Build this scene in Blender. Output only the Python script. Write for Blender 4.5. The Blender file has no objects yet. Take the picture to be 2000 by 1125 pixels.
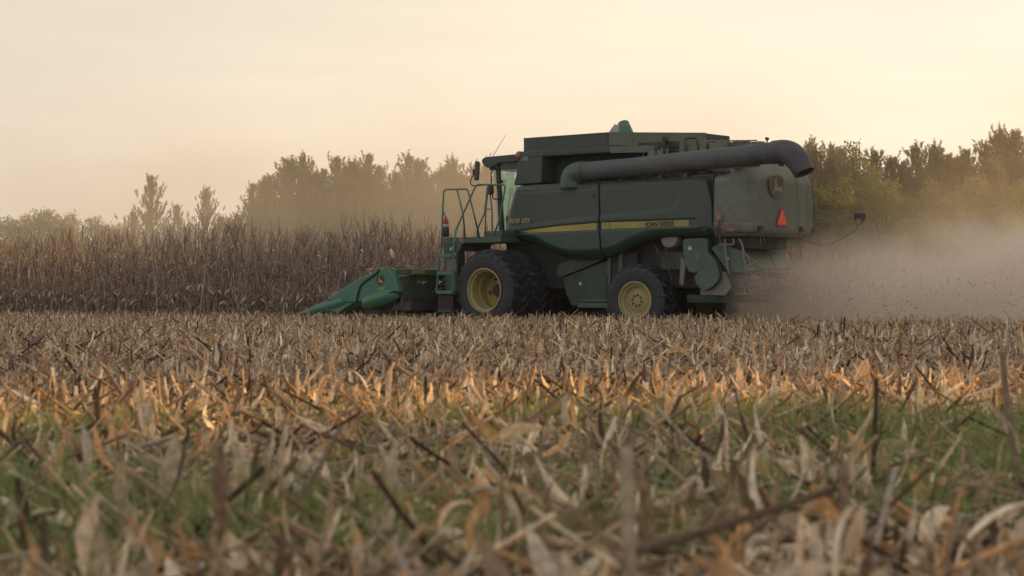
import bpy, math, random
import numpy as np
from mathutils import Vector, Matrix
from math import radians as R, sin, cos, pi, tan, atan2, sqrt

scene = bpy.context.scene
COL = scene.collection
RNG = np.random.default_rng(7)
random.seed(7)

# ---------------------------------------------------------------- camera
CAM_H = 0.75
FPX = 3650.0                                   # focal length in photo pixels (photo 2000 px wide)
cd = bpy.data.cameras.new('camera'); cam = bpy.data.objects.new('camera', cd); COL.objects.link(cam)
cd.sensor_width = 36.0; cd.lens = 36.0 * FPX / 2000.0
cd.clip_start = 0.1; cd.clip_end = 4000
cam.location = (0, 0, CAM_H)
cam.rotation_euler = (R(90) + math.atan(17.5 / FPX), 0, 0)
cd.dof.use_dof = True; cd.dof.focus_distance = 41.5; cd.dof.aperture_fstop = 4.2
scene.camera = cam

# ---------------------------------------------------------------- sun and sky
SUN_AZ = 72.0      # degrees to the right of the view direction (+Y)
SUN_EL = 8.0
sdir = Vector((sin(R(SUN_AZ)) * cos(R(SUN_EL)), cos(R(SUN_AZ)) * cos(R(SUN_EL)), sin(R(SUN_EL))))
ld = bpy.data.lights.new('sun', 'SUN'); ld.energy = 5.0; ld.angle = R(0.6); ld.color = (1.0, 0.53, 0.15)
lo = bpy.data.objects.new('sun', ld); COL.objects.link(lo)
lo.rotation_euler = sdir.to_track_quat('Z', 'Y').to_euler()
lo.location = (60, 40, 40)

world = bpy.data.worlds.new('World'); scene.world = world; world.use_nodes = True
wn, wl = world.node_tree.nodes, world.node_tree.links
wn.clear()
wout = wn.new('ShaderNodeOutputWorld'); wbg = wn.new('ShaderNodeBackground')
sky = wn.new('ShaderNodeTexSky'); sky.sky_type = 'NISHITA'; sky.sun_disc = False
sky.sun_elevation = R(SUN_EL); sky.sun_rotation = R(SUN_AZ); sky.dust_density = 2.5; sky.air_density = 1.2
wtc = wn.new('ShaderNodeTexCoord'); wsep = wn.new('ShaderNodeSeparateXYZ')
wl.new(wtc.outputs['Generated'], wsep.inputs[0])
# thin warm cloud veil over the clear sky: bright towards the sun, fading to the blue zenith
dot = wn.new('ShaderNodeVectorMath'); dot.operation = 'DOT_PRODUCT'
dot.inputs[1].default_value = (sin(R(SUN_AZ - 28)), cos(R(SUN_AZ - 28)), 0.12)
wl.new(wtc.outputs['Generated'], dot.inputs[0])
ramp = wn.new('ShaderNodeValToRGB')
wl.new(dot.outputs['Value'], ramp.inputs[0])
cr = ramp.color_ramp
cr.elements[0].position = 0.0; cr.elements[0].color = (0.74, 0.71, 0.72, 1)
cr.elements[1].position = 1.0; cr.elements[1].color = (0.99, 0.85, 0.66, 1)
e = cr.elements.new(0.52); e.color = (0.68, 0.575, 0.47, 1)
e = cr.elements.new(0.72); e.color = (0.83, 0.705, 0.55, 1)
e = cr.elements.new(0.87); e.color = (0.89, 0.765, 0.605, 1)
vsc = wn.new('ShaderNodeVectorMath'); vsc.operation = 'SCALE'; vsc.inputs['Scale'].default_value = 1.0
wl.new(ramp.outputs['Color'], vsc.inputs[0])
# soft streaks of high cloud
wmap = wn.new('ShaderNodeMapping'); wmap.inputs['Scale'].default_value = (2.2, 2.2, 16)
wl.new(wtc.outputs['Generated'], wmap.inputs[0])
wno = wn.new('ShaderNodeTexNoise'); wno.inputs['Scale'].default_value = 3.0; wno.inputs['Detail'].default_value = 6
wno.inputs['Distortion'].default_value = 0.4
wl.new(wmap.outputs[0], wno.inputs['Vector'])
wmr = wn.new('ShaderNodeMapRange'); wmr.inputs['From Min'].default_value = 0.3; wmr.inputs['From Max'].default_value = 0.75
wmr.inputs['To Min'].default_value = 0.97; wmr.inputs['To Max'].default_value = 1.06
wl.new(wno.outputs['Fac'], wmr.inputs['Value'])
vm2 = wn.new('ShaderNodeVectorMath'); vm2.operation = 'SCALE'
wl.new(vsc.outputs[0], vm2.inputs[0]); wl.new(wmr.outputs[0], vm2.inputs['Scale'])
sks = wn.new('ShaderNodeVectorMath'); sks.operation = 'SCALE'; sks.inputs['Scale'].default_value = 0.12
wl.new(sky.outputs[0], sks.inputs[0])
vf = wn.new('ShaderNodeMapRange'); vf.inputs['From Min'].default_value = 0.05; vf.inputs['From Max'].default_value = 0.75
vf.inputs['To Min'].default_value = 0.92; vf.inputs['To Max'].default_value = 0.45
wl.new(wsep.outputs['Z'], vf.inputs['Value'])
wmx = wn.new('ShaderNodeMix'); wmx.data_type = 'RGBA'
wl.new(vf.outputs[0], wmx.inputs['Factor']); wl.new(sks.outputs[0], wmx.inputs['A']); wl.new(vm2.outputs[0], wmx.inputs['B'])
wl.new(wmx.outputs['Result'], wbg.inputs['Color']); wbg.inputs['Strength'].default_value = 1.0
wl.new(wbg.outputs[0], wout.inputs['Surface'])

vs = scene.view_settings
vs.view_transform = 'Standard'; vs.look = 'None'; vs.exposure = 0.42; vs.gamma = 1.0
cy = scene.cycles
cy.max_bounces = 6; cy.diffuse_bounces = 3; cy.glossy_bounces = 2; cy.transmission_bounces = 4
cy.transparent_max_bounces = 16; cy.volume_bounces = 2
cy.volume_step_rate = 1.0; cy.volume_max_steps = 128
cy.use_denoising = True; cy.sample_clamp_indirect = 4.0
cy.caustics_reflective = False; cy.caustics_refractive = False

# ---------------------------------------------------------------- helpers
def tag(o, label=None, cat=None, group=None, kind=None):
    if label: o['label'] = label
    if cat: o['category'] = cat
    if group: o['group'] = group
    if kind: o['kind'] = kind
    return o

def empty(name, loc=(0, 0, 0), rz=0, parent=None):
    o = bpy.data.objects.new(name, None); COL.objects.link(o)
    o.location = loc; o.rotation_euler = (0, 0, rz); o.empty_display_size = 0.3
    if parent: o.parent = parent
    return o

class MB:
    """collects vertices and faces of one mesh"""
    def __init__(s): s.v = []; s.f = []
    def add(s, vs_, fs_):
        n = len(s.v); s.v.extend(tuple(p) for p in vs_); s.f.extend(tuple(i + n for i in f) for f in fs_); return s
    def box(s, x0, x1, y0, y1, z0, z1):
        return s.add([(x0,y0,z0),(x1,y0,z0),(x1,y1,z0),(x0,y1,z0),(x0,y0,z1),(x1,y0,z1),(x1,y1,z1),(x0,y1,z1)],
                     [(0,3,2,1),(4,5,6,7),(0,1,5,4),(1,2,6,5),(2,3,7,6),(3,0,4,7)])
    def prism(s, poly, v0, v1):
        """polygon in the (u, z) plane extruded between v0 and v1"""
        n = len(poly)
        a = 0.0
        for i in range(n):
            x0, z0 = poly[i]; x1, z1 = poly[(i+1) % n]; a += x0*z1 - x1*z0
        if a < 0: poly = poly[::-1]
        lo_, hi_ = min(v0, v1), max(v0, v1)
        V = [(u, lo_, z) for u, z in poly] + [(u, hi_, z) for u, z in poly]
        F = [tuple(range(n)), tuple(range(2*n-1, n-1, -1))]
        F += [((i+1) % n, i, i+n, (i+1) % n + n) for i in range(n)]
        return s.add(V, F)
    def tube(s, pts, r, n=10, closed=False, caps=True):
        pts = [Vector(p) for p in pts]; m = len(pts)
        rs = r if isinstance(r, (list, tuple)) else [r]*m
        tang = []
        for i in range(m):
            a = pts[(i-1) % m] if (closed or i > 0) else pts[i]
            b = pts[(i+1) % m] if (closed or i < m-1) else pts[i]
            tang.append((b-a).normalized())
        ref = Vector((0,0,1)) if abs(tang[0].z) < 0.9 else Vector((1,0,0))
        nrm = (ref - tang[0]*ref.dot(tang[0])).normalized()
        V = []
        for i in range(m):
            nrm = (nrm - tang[i]*nrm.dot(tang[i])).normalized()
            bn = tang[i].cross(nrm)
            for k in range(n):
                a = 2*pi*k/n
                V.append(pts[i] + (nrm*cos(a) + bn*sin(a))*rs[i])
        F = []
        for i in range(m if closed else m-1):
            j = (i+1) % m
            for k in range(n):
                k2 = (k+1) % n
                F.append((i*n+k, i*n+k2, j*n+k2, j*n+k))
        if caps and not closed:
            F.append(tuple(range(n-1, -1, -1))); F.append(tuple(range((m-1)*n, m*n)))
        return s.add(V, F)
    def lathe(s, c, prof, n=48):
        """profile [(radius, v offset)] turned about the v axis through c"""
        V = []
        for r, dv in prof:
            for k in range(n):
                a = 2*pi*k/n
                V.append((c[0] + r*cos(a), c[1] + dv, c[2] + r*sin(a)))
        m = len(prof); F = []
        for i in range(m-1):
            for k in range(n):
                k2 = (k+1) % n
                F.append((i*n+k, i*n+k2, (i+1)*n+k2, (i+1)*n+k))
        return s.add(V, F)
    def grid(s, fn, nu, nv, flip=False):
        V = [fn(i/nu, j/nv) for j in range(nv+1) for i in range(nu+1)]
        F = []
        for j in range(nv):
            for i in range(nu):
                a = j*(nu+1)+i
                q = (a, a+1, a+nu+2, a+nu+1)
                F.append(q[::-1] if flip else q)
        return s.add(V, F)
    def build(s, name, mat, parent=None, bevel=0, smooth=False, solid=0, label=None, autos=None):
        me = bpy.data.meshes.new(name); me.from_pydata([tuple(p) for p in s.v], [], s.f); me.update()
        if smooth: me.polygons.foreach_set('use_smooth', [True]*len(me.polygons))
        o = bpy.data.objects.new(name, me); COL.objects.link(o)
        me.materials.append(mat)
        if parent: o.parent = parent
        if solid:
            md = o.modifiers.new('solidify', 'SOLIDIFY'); md.thickness = solid; md.offset = -1
        if bevel:
            md = o.modifiers.new('bevel', 'BEVEL'); md.width = bevel; md.segments = 2; md.limit_method = 'ANGLE'; md.angle_limit = R(35)
            me.polygons.foreach_set('use_smooth', [True]*len(me.polygons))
            md2 = o.modifiers.new('normals', 'WEIGHTED_NORMAL'); md2.keep_sharp = True
        if label: o['label'] = label
        return o

def np_mesh(name, V, F, mat, col=None, parent=None, smooth=False):
    """V (n,3), F (m,k) arrays, k = 3 or 4; col (n,3) vertex colours"""
    V = np.ascontiguousarray(V, dtype=np.float32); F = np.ascontiguousarray(F, dtype=np.int32)
    me = bpy.data.meshes.new(name)
    n, (m, k) = len(V), F.shape
    me.vertices.add(n); me.vertices.foreach_set('co', V.ravel())
    me.loops.add(m*k); me.loops.foreach_set('vertex_index', F.ravel())
    me.polygons.add(m); me.polygons.foreach_set('loop_start', np.arange(0, m*k, k, dtype=np.int32))
    me.update(calc_edges=True); me.validate()
    if smooth: me.polygons.foreach_set('use_smooth', np.ones(m, dtype=bool))
    if col is not None:
        at = me.attributes.new('col', 'FLOAT_COLOR', 'POINT')
        c4 = np.ones((n, 4), dtype=np.float32); c4[:, :3] = col
        at.data.foreach_set('color', c4.ravel())
    me.materials.append(mat)
    o = bpy.data.objects.new(name, me); COL.objects.link(o)
    if parent: o.parent = parent
    return o

# ---------------------------------------------------------------- materials
def newmat(name):
    m = bpy.data.materials.new(name); m.use_nodes = True
    nt = m.node_tree; b = nt.nodes['Principled BSDF']; return m, nt, b

def paint(name, col, dust=0.35, rough=0.5, metal=0.0, dustcol=(0.23, 0.19, 0.145), scale=2.5, bump=0.02, spec=0.5, lo=0.35, hi=0.75, zd=None):
    """painted surface with patchy dry dust"""
    m, nt, b = newmat(name); N, L = nt.nodes, nt.links
    tc = N.new('ShaderNodeTexCoord')
    n1 = N.new('ShaderNodeTexNoise'); n1.inputs['Scale'].default_value = scale; n1.inputs['Detail'].default_value = 8; n1.inputs['Roughness'].default_value = 0.62
    L.new(tc.outputs['Object'], n1.inputs['Vector'])
    n2 = N.new('ShaderNodeTexNoise'); n2.inputs['Scale'].default_value = scale*14; n2.inputs['Detail'].default_value = 4
    mp = N.new('ShaderNodeMapping'); mp.inputs['Scale'].default_value = (1, 1, 0.35)
    L.new(tc.outputs['Object'], mp.inputs[0]); L.new(mp.outputs[0], n2.inputs['Vector'])
    r1 = N.new('ShaderNodeMapRange'); r1.inputs['From Min'].default_value = lo; r1.inputs['From Max'].default_value = hi
    r1.inputs['To Min'].default_value = dust*0.35; r1.inputs['To Max'].default_value = min(1, dust*1.7)
    L.new(n1.outputs['Fac'], r1.inputs['Value'])
    r2 = N.new('ShaderNodeMapRange'); r2.inputs['From Min'].default_value = 0.3; r2.inputs['From Max'].default_value = 0.7
    r2.inputs['To Min'].default_value = 0.75; r2.inputs['To Max'].default_value = 1.2
    L.new(n2.outputs['Fac'], r2.inputs['Value'])
    mu = N.new('ShaderNodeMath'); mu.operation = 'MULTIPLY'; mu.use_clamp = True
    L.new(r1.outputs[0], mu.inputs[0]); L.new(r2.outputs[0], mu.inputs[1])
    # dust lies thicker where the surface faces up
    ge = N.new('ShaderNodeNewGeometry'); sp = N.new('ShaderNodeSeparateXYZ'); L.new(ge.outputs['Normal'], sp.inputs[0])
    r3 = N.new('ShaderNodeMapRange'); r3.inputs['From Min'].default_value = 0.1; r3.inputs['From Max'].default_value = 0.9
    r3.inputs['To Min'].default_value = 0.0; r3.inputs['To Max'].default_value = dust*0.9
    L.new(sp.outputs['Z'], r3.inputs['Value'])
    ad = N.new('ShaderNodeMath'); ad.operation = 'ADD'; ad.use_clamp = True
    L.new(mu.outputs[0], ad.inputs[0]); L.new(r3.outputs[0], ad.inputs[1])
    if zd:      # colour turns greyer and paler towards the upper part of the panels
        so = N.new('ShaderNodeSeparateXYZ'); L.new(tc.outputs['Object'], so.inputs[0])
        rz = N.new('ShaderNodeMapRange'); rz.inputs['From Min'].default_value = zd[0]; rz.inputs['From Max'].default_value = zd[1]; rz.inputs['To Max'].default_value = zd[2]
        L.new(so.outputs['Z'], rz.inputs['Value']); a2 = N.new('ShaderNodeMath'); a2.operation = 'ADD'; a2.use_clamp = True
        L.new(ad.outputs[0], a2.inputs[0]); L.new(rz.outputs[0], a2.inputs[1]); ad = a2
    mx = N.new('ShaderNodeMix'); mx.data_type = 'RGBA'
    mx.inputs['A'].default_value = (*col, 1); mx.inputs['B'].default_value = (*dustcol, 1)
    L.new(ad.outputs[0], mx.inputs['Factor']); L.new(mx.outputs['Result'], b.inputs['Base Color'])
    rr = N.new('ShaderNodeMapRange'); rr.inputs['To Min'].default_value = rough; rr.inputs['To Max'].default_value = min(1, rough+0.4)
    L.new(ad.outputs[0], rr.inputs['Value']); L.new(rr.outputs[0], b.inputs['Roughness'])
    b.inputs['Metallic'].default_value = metal
    b.inputs['Specular IOR Level'].default_value = spec
    if bump:
        bp = N.new('ShaderNodeBump'); bp.inputs['Strength'].default_value = 0.25; bp.inputs['Distance'].default_value = bump
        L.new(n2.outputs['Fac'], bp.inputs['Height']); L.new(bp.outputs[0], b.inputs['Normal'])
    return m

def leafmat(name, transl=0.35, rough=0.8, mult=1.0, nscale=30):
    """dry or green leaf tissue; the tone of every piece comes from its own 'col' attribute"""
    m = bpy.data.materials.new(name); m.use_nodes = True; nt = m.node_tree; N, L = nt.nodes, nt.links; N.clear()
    at = N.new('ShaderNodeAttribute'); at.attribute_name = 'col'
    tc = N.new('ShaderNodeTexCoord'); no = N.new('ShaderNodeTexNoise'); no.inputs['Scale'].default_value = nscale; no.inputs['Detail'].default_value = 3
    L.new(tc.outputs['Object'], no.inputs['Vector'])
    mr = N.new('ShaderNodeMapRange'); mr.inputs['From Min'].default_value = 0.3; mr.inputs['From Max'].default_value = 0.7
    mr.inputs['To Min'].default_value = 0.65*mult; mr.inputs['To Max'].default_value = 1.25*mult
    L.new(no.outputs['Fac'], mr.inputs['Value'])
    sc = N.new('ShaderNodeVectorMath'); sc.operation = 'SCALE'
    L.new(at.outputs['Color'], sc.inputs[0]); L.new(mr.outputs[0], sc.inputs['Scale'])
    pr = N.new('ShaderNodeBsdfPrincipled'); pr.inputs['Roughness'].default_value = rough; pr.inputs['Specular IOR Level'].default_value = 0.25
    L.new(sc.outputs[0], pr.inputs['Base Color'])
    tr = N.new('ShaderNodeBsdfTranslucent'); L.new(sc.outputs[0], tr.inputs['Color'])
    mx = N.new('ShaderNodeMixShader'); mx.inputs[0].default_value = transl
    L.new(pr.outputs[0], mx.inputs[1]); L.new(tr.outputs[0], mx.inputs[2])
    out = N.new('ShaderNodeOutputMaterial'); L.new(mx.outputs[0], out.inputs['Surface'])
    return m

M = {}
M['green'] = paint('dusty_green_paint', (0.010, 0.062, 0.034), dust=0.20, rough=0.42)
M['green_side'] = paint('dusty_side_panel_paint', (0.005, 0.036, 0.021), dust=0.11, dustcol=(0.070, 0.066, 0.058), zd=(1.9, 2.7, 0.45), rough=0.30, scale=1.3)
M['green_hood'] = paint('dusted_lit_hood_paint', (0.022, 0.060, 0.038), dust=0.62, dustcol=(0.215, 0.21, 0.165), bump=0.004, lo=0.1, hi=1.1, rough=0.5, scale=1.1)  # dusty paint, dust colour raised to paint in brighter light on the rear
M['green_tank'] = paint('dusted_tank_sheet', (0.012, 0.036, 0.026), dust=0.36, dustcol=(0.12, 0.11, 0.098), rough=0.5, scale=1.6)
M['green_rear_tank'] = paint('dusted_lit_tank_sheet', (0.03, 0.11, 0.055), dust=0.62, rough=0.6, scale=1.6)  # paler dusted tank copy; light on the rear-facing walls is painted in
M['green_clean'] = paint('bright_green_header_paint', (0.010, 0.135, 0.072), dust=0.14, rough=0.36)
M['green_dark'] = paint('dark_green_underbody', (0.006, 0.036, 0.018), dust=0.16, rough=0.6)
M['black'] = paint('dusty_black_steel', (0.010, 0.010, 0.011), dust=0.13, rough=0.6)
M['gap'] = paint('seam_shadow_rubber', (0.006, 0.006, 0.006), dust=0.05, rough=0.7, bump=0)
M['deck'] = paint('engine_deck_grime', (0.03, 0.032, 0.03), dust=0.45, rough=0.7, scale=6)
M['auger'] = paint('worn_auger_tube_paint', (0.030, 0.045, 0.040), dust=0.48, rough=0.38, scale=1.2, lo=0.36, hi=0.56, dustcol=(0.10, 0.10, 0.098))
M['spout'] = paint('black_rubber_spout', (0.030, 0.034, 0.045), dust=0.18, rough=0.55)
M['tyre'] = paint('dusty_tyre_rubber', (0.010, 0.012, 0.018), dust=0.06, rough=0.6, dustcol=(0.12, 0.11, 0.10), scale=5)
M['yellow'] = paint('yellow_rim_paint', (0.36, 0.28, 0.06), dust=0.48, rough=0.5, dustcol=(0.27, 0.24, 0.15))
M['stripe'] = paint('yellow_stripe_decal', (0.46, 0.37, 0.04), dust=0.5, rough=0.5, dustcol=(0.16, 0.14, 0.085), scale=1.1)
M['stripe_dull'] = paint('faded_olive_stripe_decal', (0.30, 0.25, 0.06), dust=0.35, rough=0.5, dustcol=(0.16, 0.14, 0.09), scale=2)
M['letter_dim'] = paint('dusty_yellow_letters', (0.46, 0.40, 0.13), dust=0.35, rough=0.6, bump=0)
M['letter_grey'] = paint('dusty_grey_letters', (0.15, 0.14, 0.115), dust=0.3, rough=0.6, bump=0)
M['badgefield'] = paint('dark_badge_field', (0.035, 0.038, 0.030), dust=0.3, rough=0.6, bump=0)
M['letter_stag'] = paint('pale_deer_emblem', (0.22, 0.20, 0.13), dust=0.25, rough=0.6, bump=0)
M['letter_dim2'] = paint('worn_grey_yellow_letters', (0.22, 0.20, 0.13), dust=0.3, rough=0.6, bump=0)
M['letter_black'] = paint('black_letters', (0.008, 0.012, 0.010), dust=0.1, rough=0.6, bump=0)
M['letter_yellow'] = paint('header_yellow_letters', (0.42, 0.36, 0.04), dust=0.15, rough=0.6, bump=0)
M['orange'] = paint('orange_warning_paint', (0.85, 0.13, 0.05), dust=0.18, rough=0.5, bump=0)
M['redlens'] = paint('red_lens', (0.35, 0.03, 0.02), dust=0.35, rough=0.3, bump=0)
M['amber'] = paint('amber_lens', (0.38, 0.10, 0.04), dust=0.3, rough=0.35, bump=0)
M['white'] = paint('worn_white_sticker', (0.55, 0.53, 0.48), dust=0.3, rough=0.7, bump=0, scale=9)
M['lightbar'] = paint('dusty_lamp_strip', (0.05, 0.055, 0.045), dust=0.55, rough=0.7)
M['hose'] = paint('pale_hydraulic_pipe', (0.14, 0.14, 0.13), dust=0.4, rough=0.5)
M['seat'] = paint('cab_seat_cloth', (0.03, 0.03, 0.03), dust=0.1, rough=0.9)
M['red'] = paint('red_bottle_paint', (0.35, 0.02, 0.02), dust=0.15, rough=0.4)
M['tankin'] = paint('tank_cover_cloth', (0.30, 0.40, 0.40), dust=0.3, rough=0.8, dustcol=(0.35, 0.13, 0.04), scale=9)

def glassmat():
    m = bpy.data.materials.new('green_tinted_glass'); m.use_nodes = True; nt = m.node_tree; N, L = nt.nodes, nt.links; N.clear()
    tr = N.new('ShaderNodeBsdfTransparent'); tr.inputs[0].default_value = (0.85, 0.985, 0.955, 1)
    gl = N.new('ShaderNodeBsdfGlossy'); gl.inputs['Roughness'].default_value = 0.06; gl.inputs['Color'].default_value = (0.9, 1, 0.95, 1)
    lw = N.new('ShaderNodeLayerWeight'); lw.inputs[0].default_value = 0.25
    fr = N.new('ShaderNodeMapRange'); fr.inputs['To Min'].default_value = 0.03; fr.inputs['To Max'].default_value = 0.22; L.new(lw.outputs['Facing'], fr.inputs['Value'])
    mx = N.new('ShaderNodeMixShader'); L.new(fr.outputs[0], mx.inputs[0]); L.new(tr.outputs[0], mx.inputs[1]); L.new(gl.outputs[0], mx.inputs[2])
    o = N.new('ShaderNodeOutputMaterial'); L.new(mx.outputs[0], o.inputs[0]); return m
M['glass'] = glassmat()

def soilmat():
    m, nt, b = newmat('dry_field_soil'); N, L = nt.nodes, nt.links
    tc = N.new('ShaderNodeTexCoord')
    n1 = N.new('ShaderNodeTexNoise'); n1.inputs['Scale'].default_value = 1.3; n1.inputs['Detail'].default_value = 8
    n2 = N.new('ShaderNodeTexNoise'); n2.inputs['Scale'].default_value = 22; n2.inputs['Detail'].default_value = 6
    L.new(tc.outputs['Object'], n1.inputs['Vector']); L.new(tc.outputs['Object'], n2.inputs['Vector'])
    r = N.new('ShaderNodeValToRGB'); L.new(n2.outputs['Fac'], r.inputs[0])
    r.color_ramp.elements[0].position = 0.3; r.color_ramp.elements[0].color = (0.055, 0.038, 0.026, 1)
    r.color_ramp.elements[1].position = 0.7; r.color_ramp.elements[1].color = (0.20, 0.15, 0.10, 1)
    L.new(r.outputs[0], b.inputs['Base Color']); b.inputs['Roughness'].default_value = 0.95
    bp = N.new('ShaderNodeBump'); bp.inputs['Distance'].default_value = 0.05; L.new(n2.outputs['Fac'], bp.inputs['Height']); L.new(bp.outputs[0], b.inputs['Normal'])
    return m
M['soil'] = soilmat()
M['residue'] = leafmat('dry_corn_residue', 0.28, 0.75, mult=1.38, nscale=40)
M['corn'] = leafmat('dry_standing_corn', 0.25, 0.8, mult=1.22, nscale=20)
M['weed'] = leafmat('green_weed_blades', 0.45, 0.55, nscale=8)
M['needle'] = leafmat('pine_needles', 0.40, 0.7, nscale=1.5)
M['leaf'] = leafmat('broad_leaves', 0.45, 0.6, nscale=1.2)
M['bark'] = paint('rough_bark', (0.06, 0.045, 0.035), dust=0.3, rough=0.9, scale=6, dustcol=(0.14, 0.11, 0.09))
M['chaff'] = leafmat('flying_chaff', 0.2, 0.8, nscale=30)

# ---------------------------------------------------------------- ground
def gz(y):
    t = np.clip((np.asarray(y, dtype=float)-33.0)/7.0, 0, 1); return -0.11*t*t*(3-2*t)
def ground():
    n = 120
    xs = np.linspace(-1, 1, n+1); xs = np.sign(xs)*np.abs(xs)**2.2*600
    X, Y = np.meshgrid(xs, xs + 30)
    Z = 0.02*np.sin(X*0.9 + 1.3)*np.cos(Y*0.7) + 0.015*np.sin(X*2.1+Y*1.7)
    Z = Z + gz(Y)
    V = np.stack([X, Y, Z], -1).reshape(-1, 3)
    i = np.arange(n); a = (i[:, None]*(n+1) + i[None, :]).ravel()
    F = np.stack([a, a+1, a+n+2, a+n+1], -1)
    o = np_mesh('ground', V, F, M['soil'], smooth=True); tag(o, kind='structure')
ground()

# ================================================================ COMBINE
# local frame: u = forward, v = to the machine's left (towards the camera), z = up
TH = 40.0
CO = Vector((3.70, 42.89, 0.0))
SU, SV = 1.082, 0.87                            # the model is drawn on a slightly shorter, wider grid
cb = empty('combine_harvester', CO, R(180 - TH)); cb.scale = (SU, SV, 1)
tag(cb, 'dusty green combine harvester with corn head cutting along the standing corn', 'combine harvester')

def lerp(pts, x):
    """piecewise linear; pts sorted by first item"""
    if x <= pts[0][0]: return pts[0][1]
    for (a, b), (c, d) in zip(pts, pts[1:]):
        if x <= c: return b + (d-b)*(x-a)/(c-a)
    return pts[-1][1]
def sm(x): x = max(0., min(1., x)); return x*x*(3-2*x)
def catmull(pts, n=6):
    P = [Vector(p) for p in pts]; out = []
    for i in range(len(P)-1):
        p0 = P[max(i-1, 0)]; p1 = P[i]; p2 = P[i+1]; p3 = P[min(i+2, len(P)-1)]
        for k in range(n):
            t = k/n
            out.append(0.5*((2*p1) + (p2-p0)*t + (2*p0-5*p1+4*p2-p3)*t*t + (3*p1-p0-3*p2+p3)*t**3))
    out.append(P[-1]); return out

BOT_F = [(0.9,1.66),(1.28,1.63),(1.69,1.63),(2.03,1.71),(2.31,1.83),(2.59,1.99),(2.94,2.09),(3.3,2.14),(3.62,2.18)]
BOT_R = [(-1.88,2.09),(-1.22,2.09),(-0.58,2.08),(-0.12,2.0),(0.27,1.87),(0.6,1.72),(0.87,1.66),(1.0,1.66)]
SHOULDER = [(-1.14,3.2),(-1.09,3.05),(-1.05,2.86),(-0.94,2.72),(-0.58,2.68),(1.0,2.60),(2.52,2.49),(3.37,2.42),(3.7,2.40)]
STR0 = [(-1.34,2.30),(1.0,2.28),(2.8,2.255),(3.47,2.245)]
STR1 = [(-1.34,2.45),(0.9,2.44),(1.96,2.395),(2.8,2.33),(3.47,2.255)]
def front_edge(z): return lerp([(1.6,3.62),(2.24,3.62),(2.66,3.54),(3.0,3.43),(3.38,3.30)], z)
def split_u(z): return lerp([(1.6,0.90),(2.25,0.955),(2.83,0.985),(3.4,1.0)], z)
def rear_edge(z): return lerp([(2.0,-1.85),(2.14,-1.89),(2.75,-1.86),(3.06,-1.79),(3.31,-1.71),(3.38,-1.62)], z)
def panel_v(u, z, zb, zt, du0, du1):
    v = 1.62
    d = zt - z
    if d < 0.14: v -= 0.11*(1-d/0.14)**2
    d = z - zb
    if d < 0.22: v -= 0.16*(1-d/0.22)**2
    if du0 < 0.16: v -= 0.09*(1-du0/0.16)**2
    if du1 < 0.03: v -= 0.02*(1-du1/0.03)
    zs = lerp(SHOULDER, u)
    if u > -1.16: v += 0.05*sm((zs + 0.02 - z)/0.09) 
    else: v += 0.05
    s0, s1 = lerp(STR0, u) - 0.035, lerp(STR1, u) + 0.03
    if u > -1.5:
        k = sm((z - s0)/0.03)*sm((s1 - z)/0.03); v -= 0.028*k
    v -= 0.014*sm((z - 3.185)/0.02)*(1 if -0.6 < u < 3.2 else 0)*sm((3.42-z)/0.1)
    return v
def side_panel(front, sgn, name):
    mb = MB()
    def fn(s, t):
        if front:
            u0 = 3.45 + (0.97-3.45)*s
            zb = lerp(BOT_F, u0); zt = 3.385 - 0.02*sm((u0-2.9)/0.5)
            z = zb + (zt-zb)*t; ua, ub = front_edge(z), split_u(z) + 0.012
        else:
            u0 = 0.97 + (-1.8-0.97)*s
            zb = lerp(BOT_R, u0); zt = 3.39 - 0.05*sm((-1.5-u0)/0.3)
            z = zb + (zt-zb)*t; ua, ub = split_u(z) - 0.012, rear_edge(z)
        u = ua + (ub-ua)*s
        d0 = (ua-u) if front else (u-ub); d1 = (u-ub) if front else (ua-u)
        return (u, sgn*panel_v(u, z, zb, zt, d0, d1), z)
    mb.grid(fn, 70 if front else 78, 100, flip=(sgn > 0) is False)
    # close the back so that the panel has depth
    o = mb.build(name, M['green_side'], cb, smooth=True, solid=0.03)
    return o
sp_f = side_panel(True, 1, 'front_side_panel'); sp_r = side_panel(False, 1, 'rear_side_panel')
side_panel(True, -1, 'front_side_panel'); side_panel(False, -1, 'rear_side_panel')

# stripe decals lying in the recess (strip following the panel surface 4 mm proud)
def surf_strip(name, u0, u1, f0, f1, mat, parent, front, n=40, off=0.005):
    mb = MB()
    def fn(s, t):
        u = u0 + (u1-u0)*s; a, b = f0(u), f1(u); z = a + (b-a)*t
        zb = lerp(BOT_F if front else BOT_R, u)
        d0 = (front_edge(z)-u) if front else (u-rear_edge(z))
        return (u, panel_v(u, z, zb, 3.385, d0, 1) + off, z)
    mb.grid(fn, n, 6); return mb.build(name, mat, parent, smooth=True)
surf_strip('stripe', 3.44, 1.03, lambda u: lerp(STR0,u), lambda u: lerp(STR1,u), M['stripe'], sp_f, True)
surf_strip('stripe', 0.90, 0.66, lambda u: 2.295, lambda u: 2.44, M['stripe_dull'], sp_r, False)
surf_strip('stripe', 0.655, -0.01, lambda u: 2.295, lambda u: 2.44, M['stripe'], sp_r, False)
surf_strip('stripe', -0.015, -1.31, lambda u: 2.295, lambda u: 2.44, M['stripe_dull'], sp_r, False)

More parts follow.
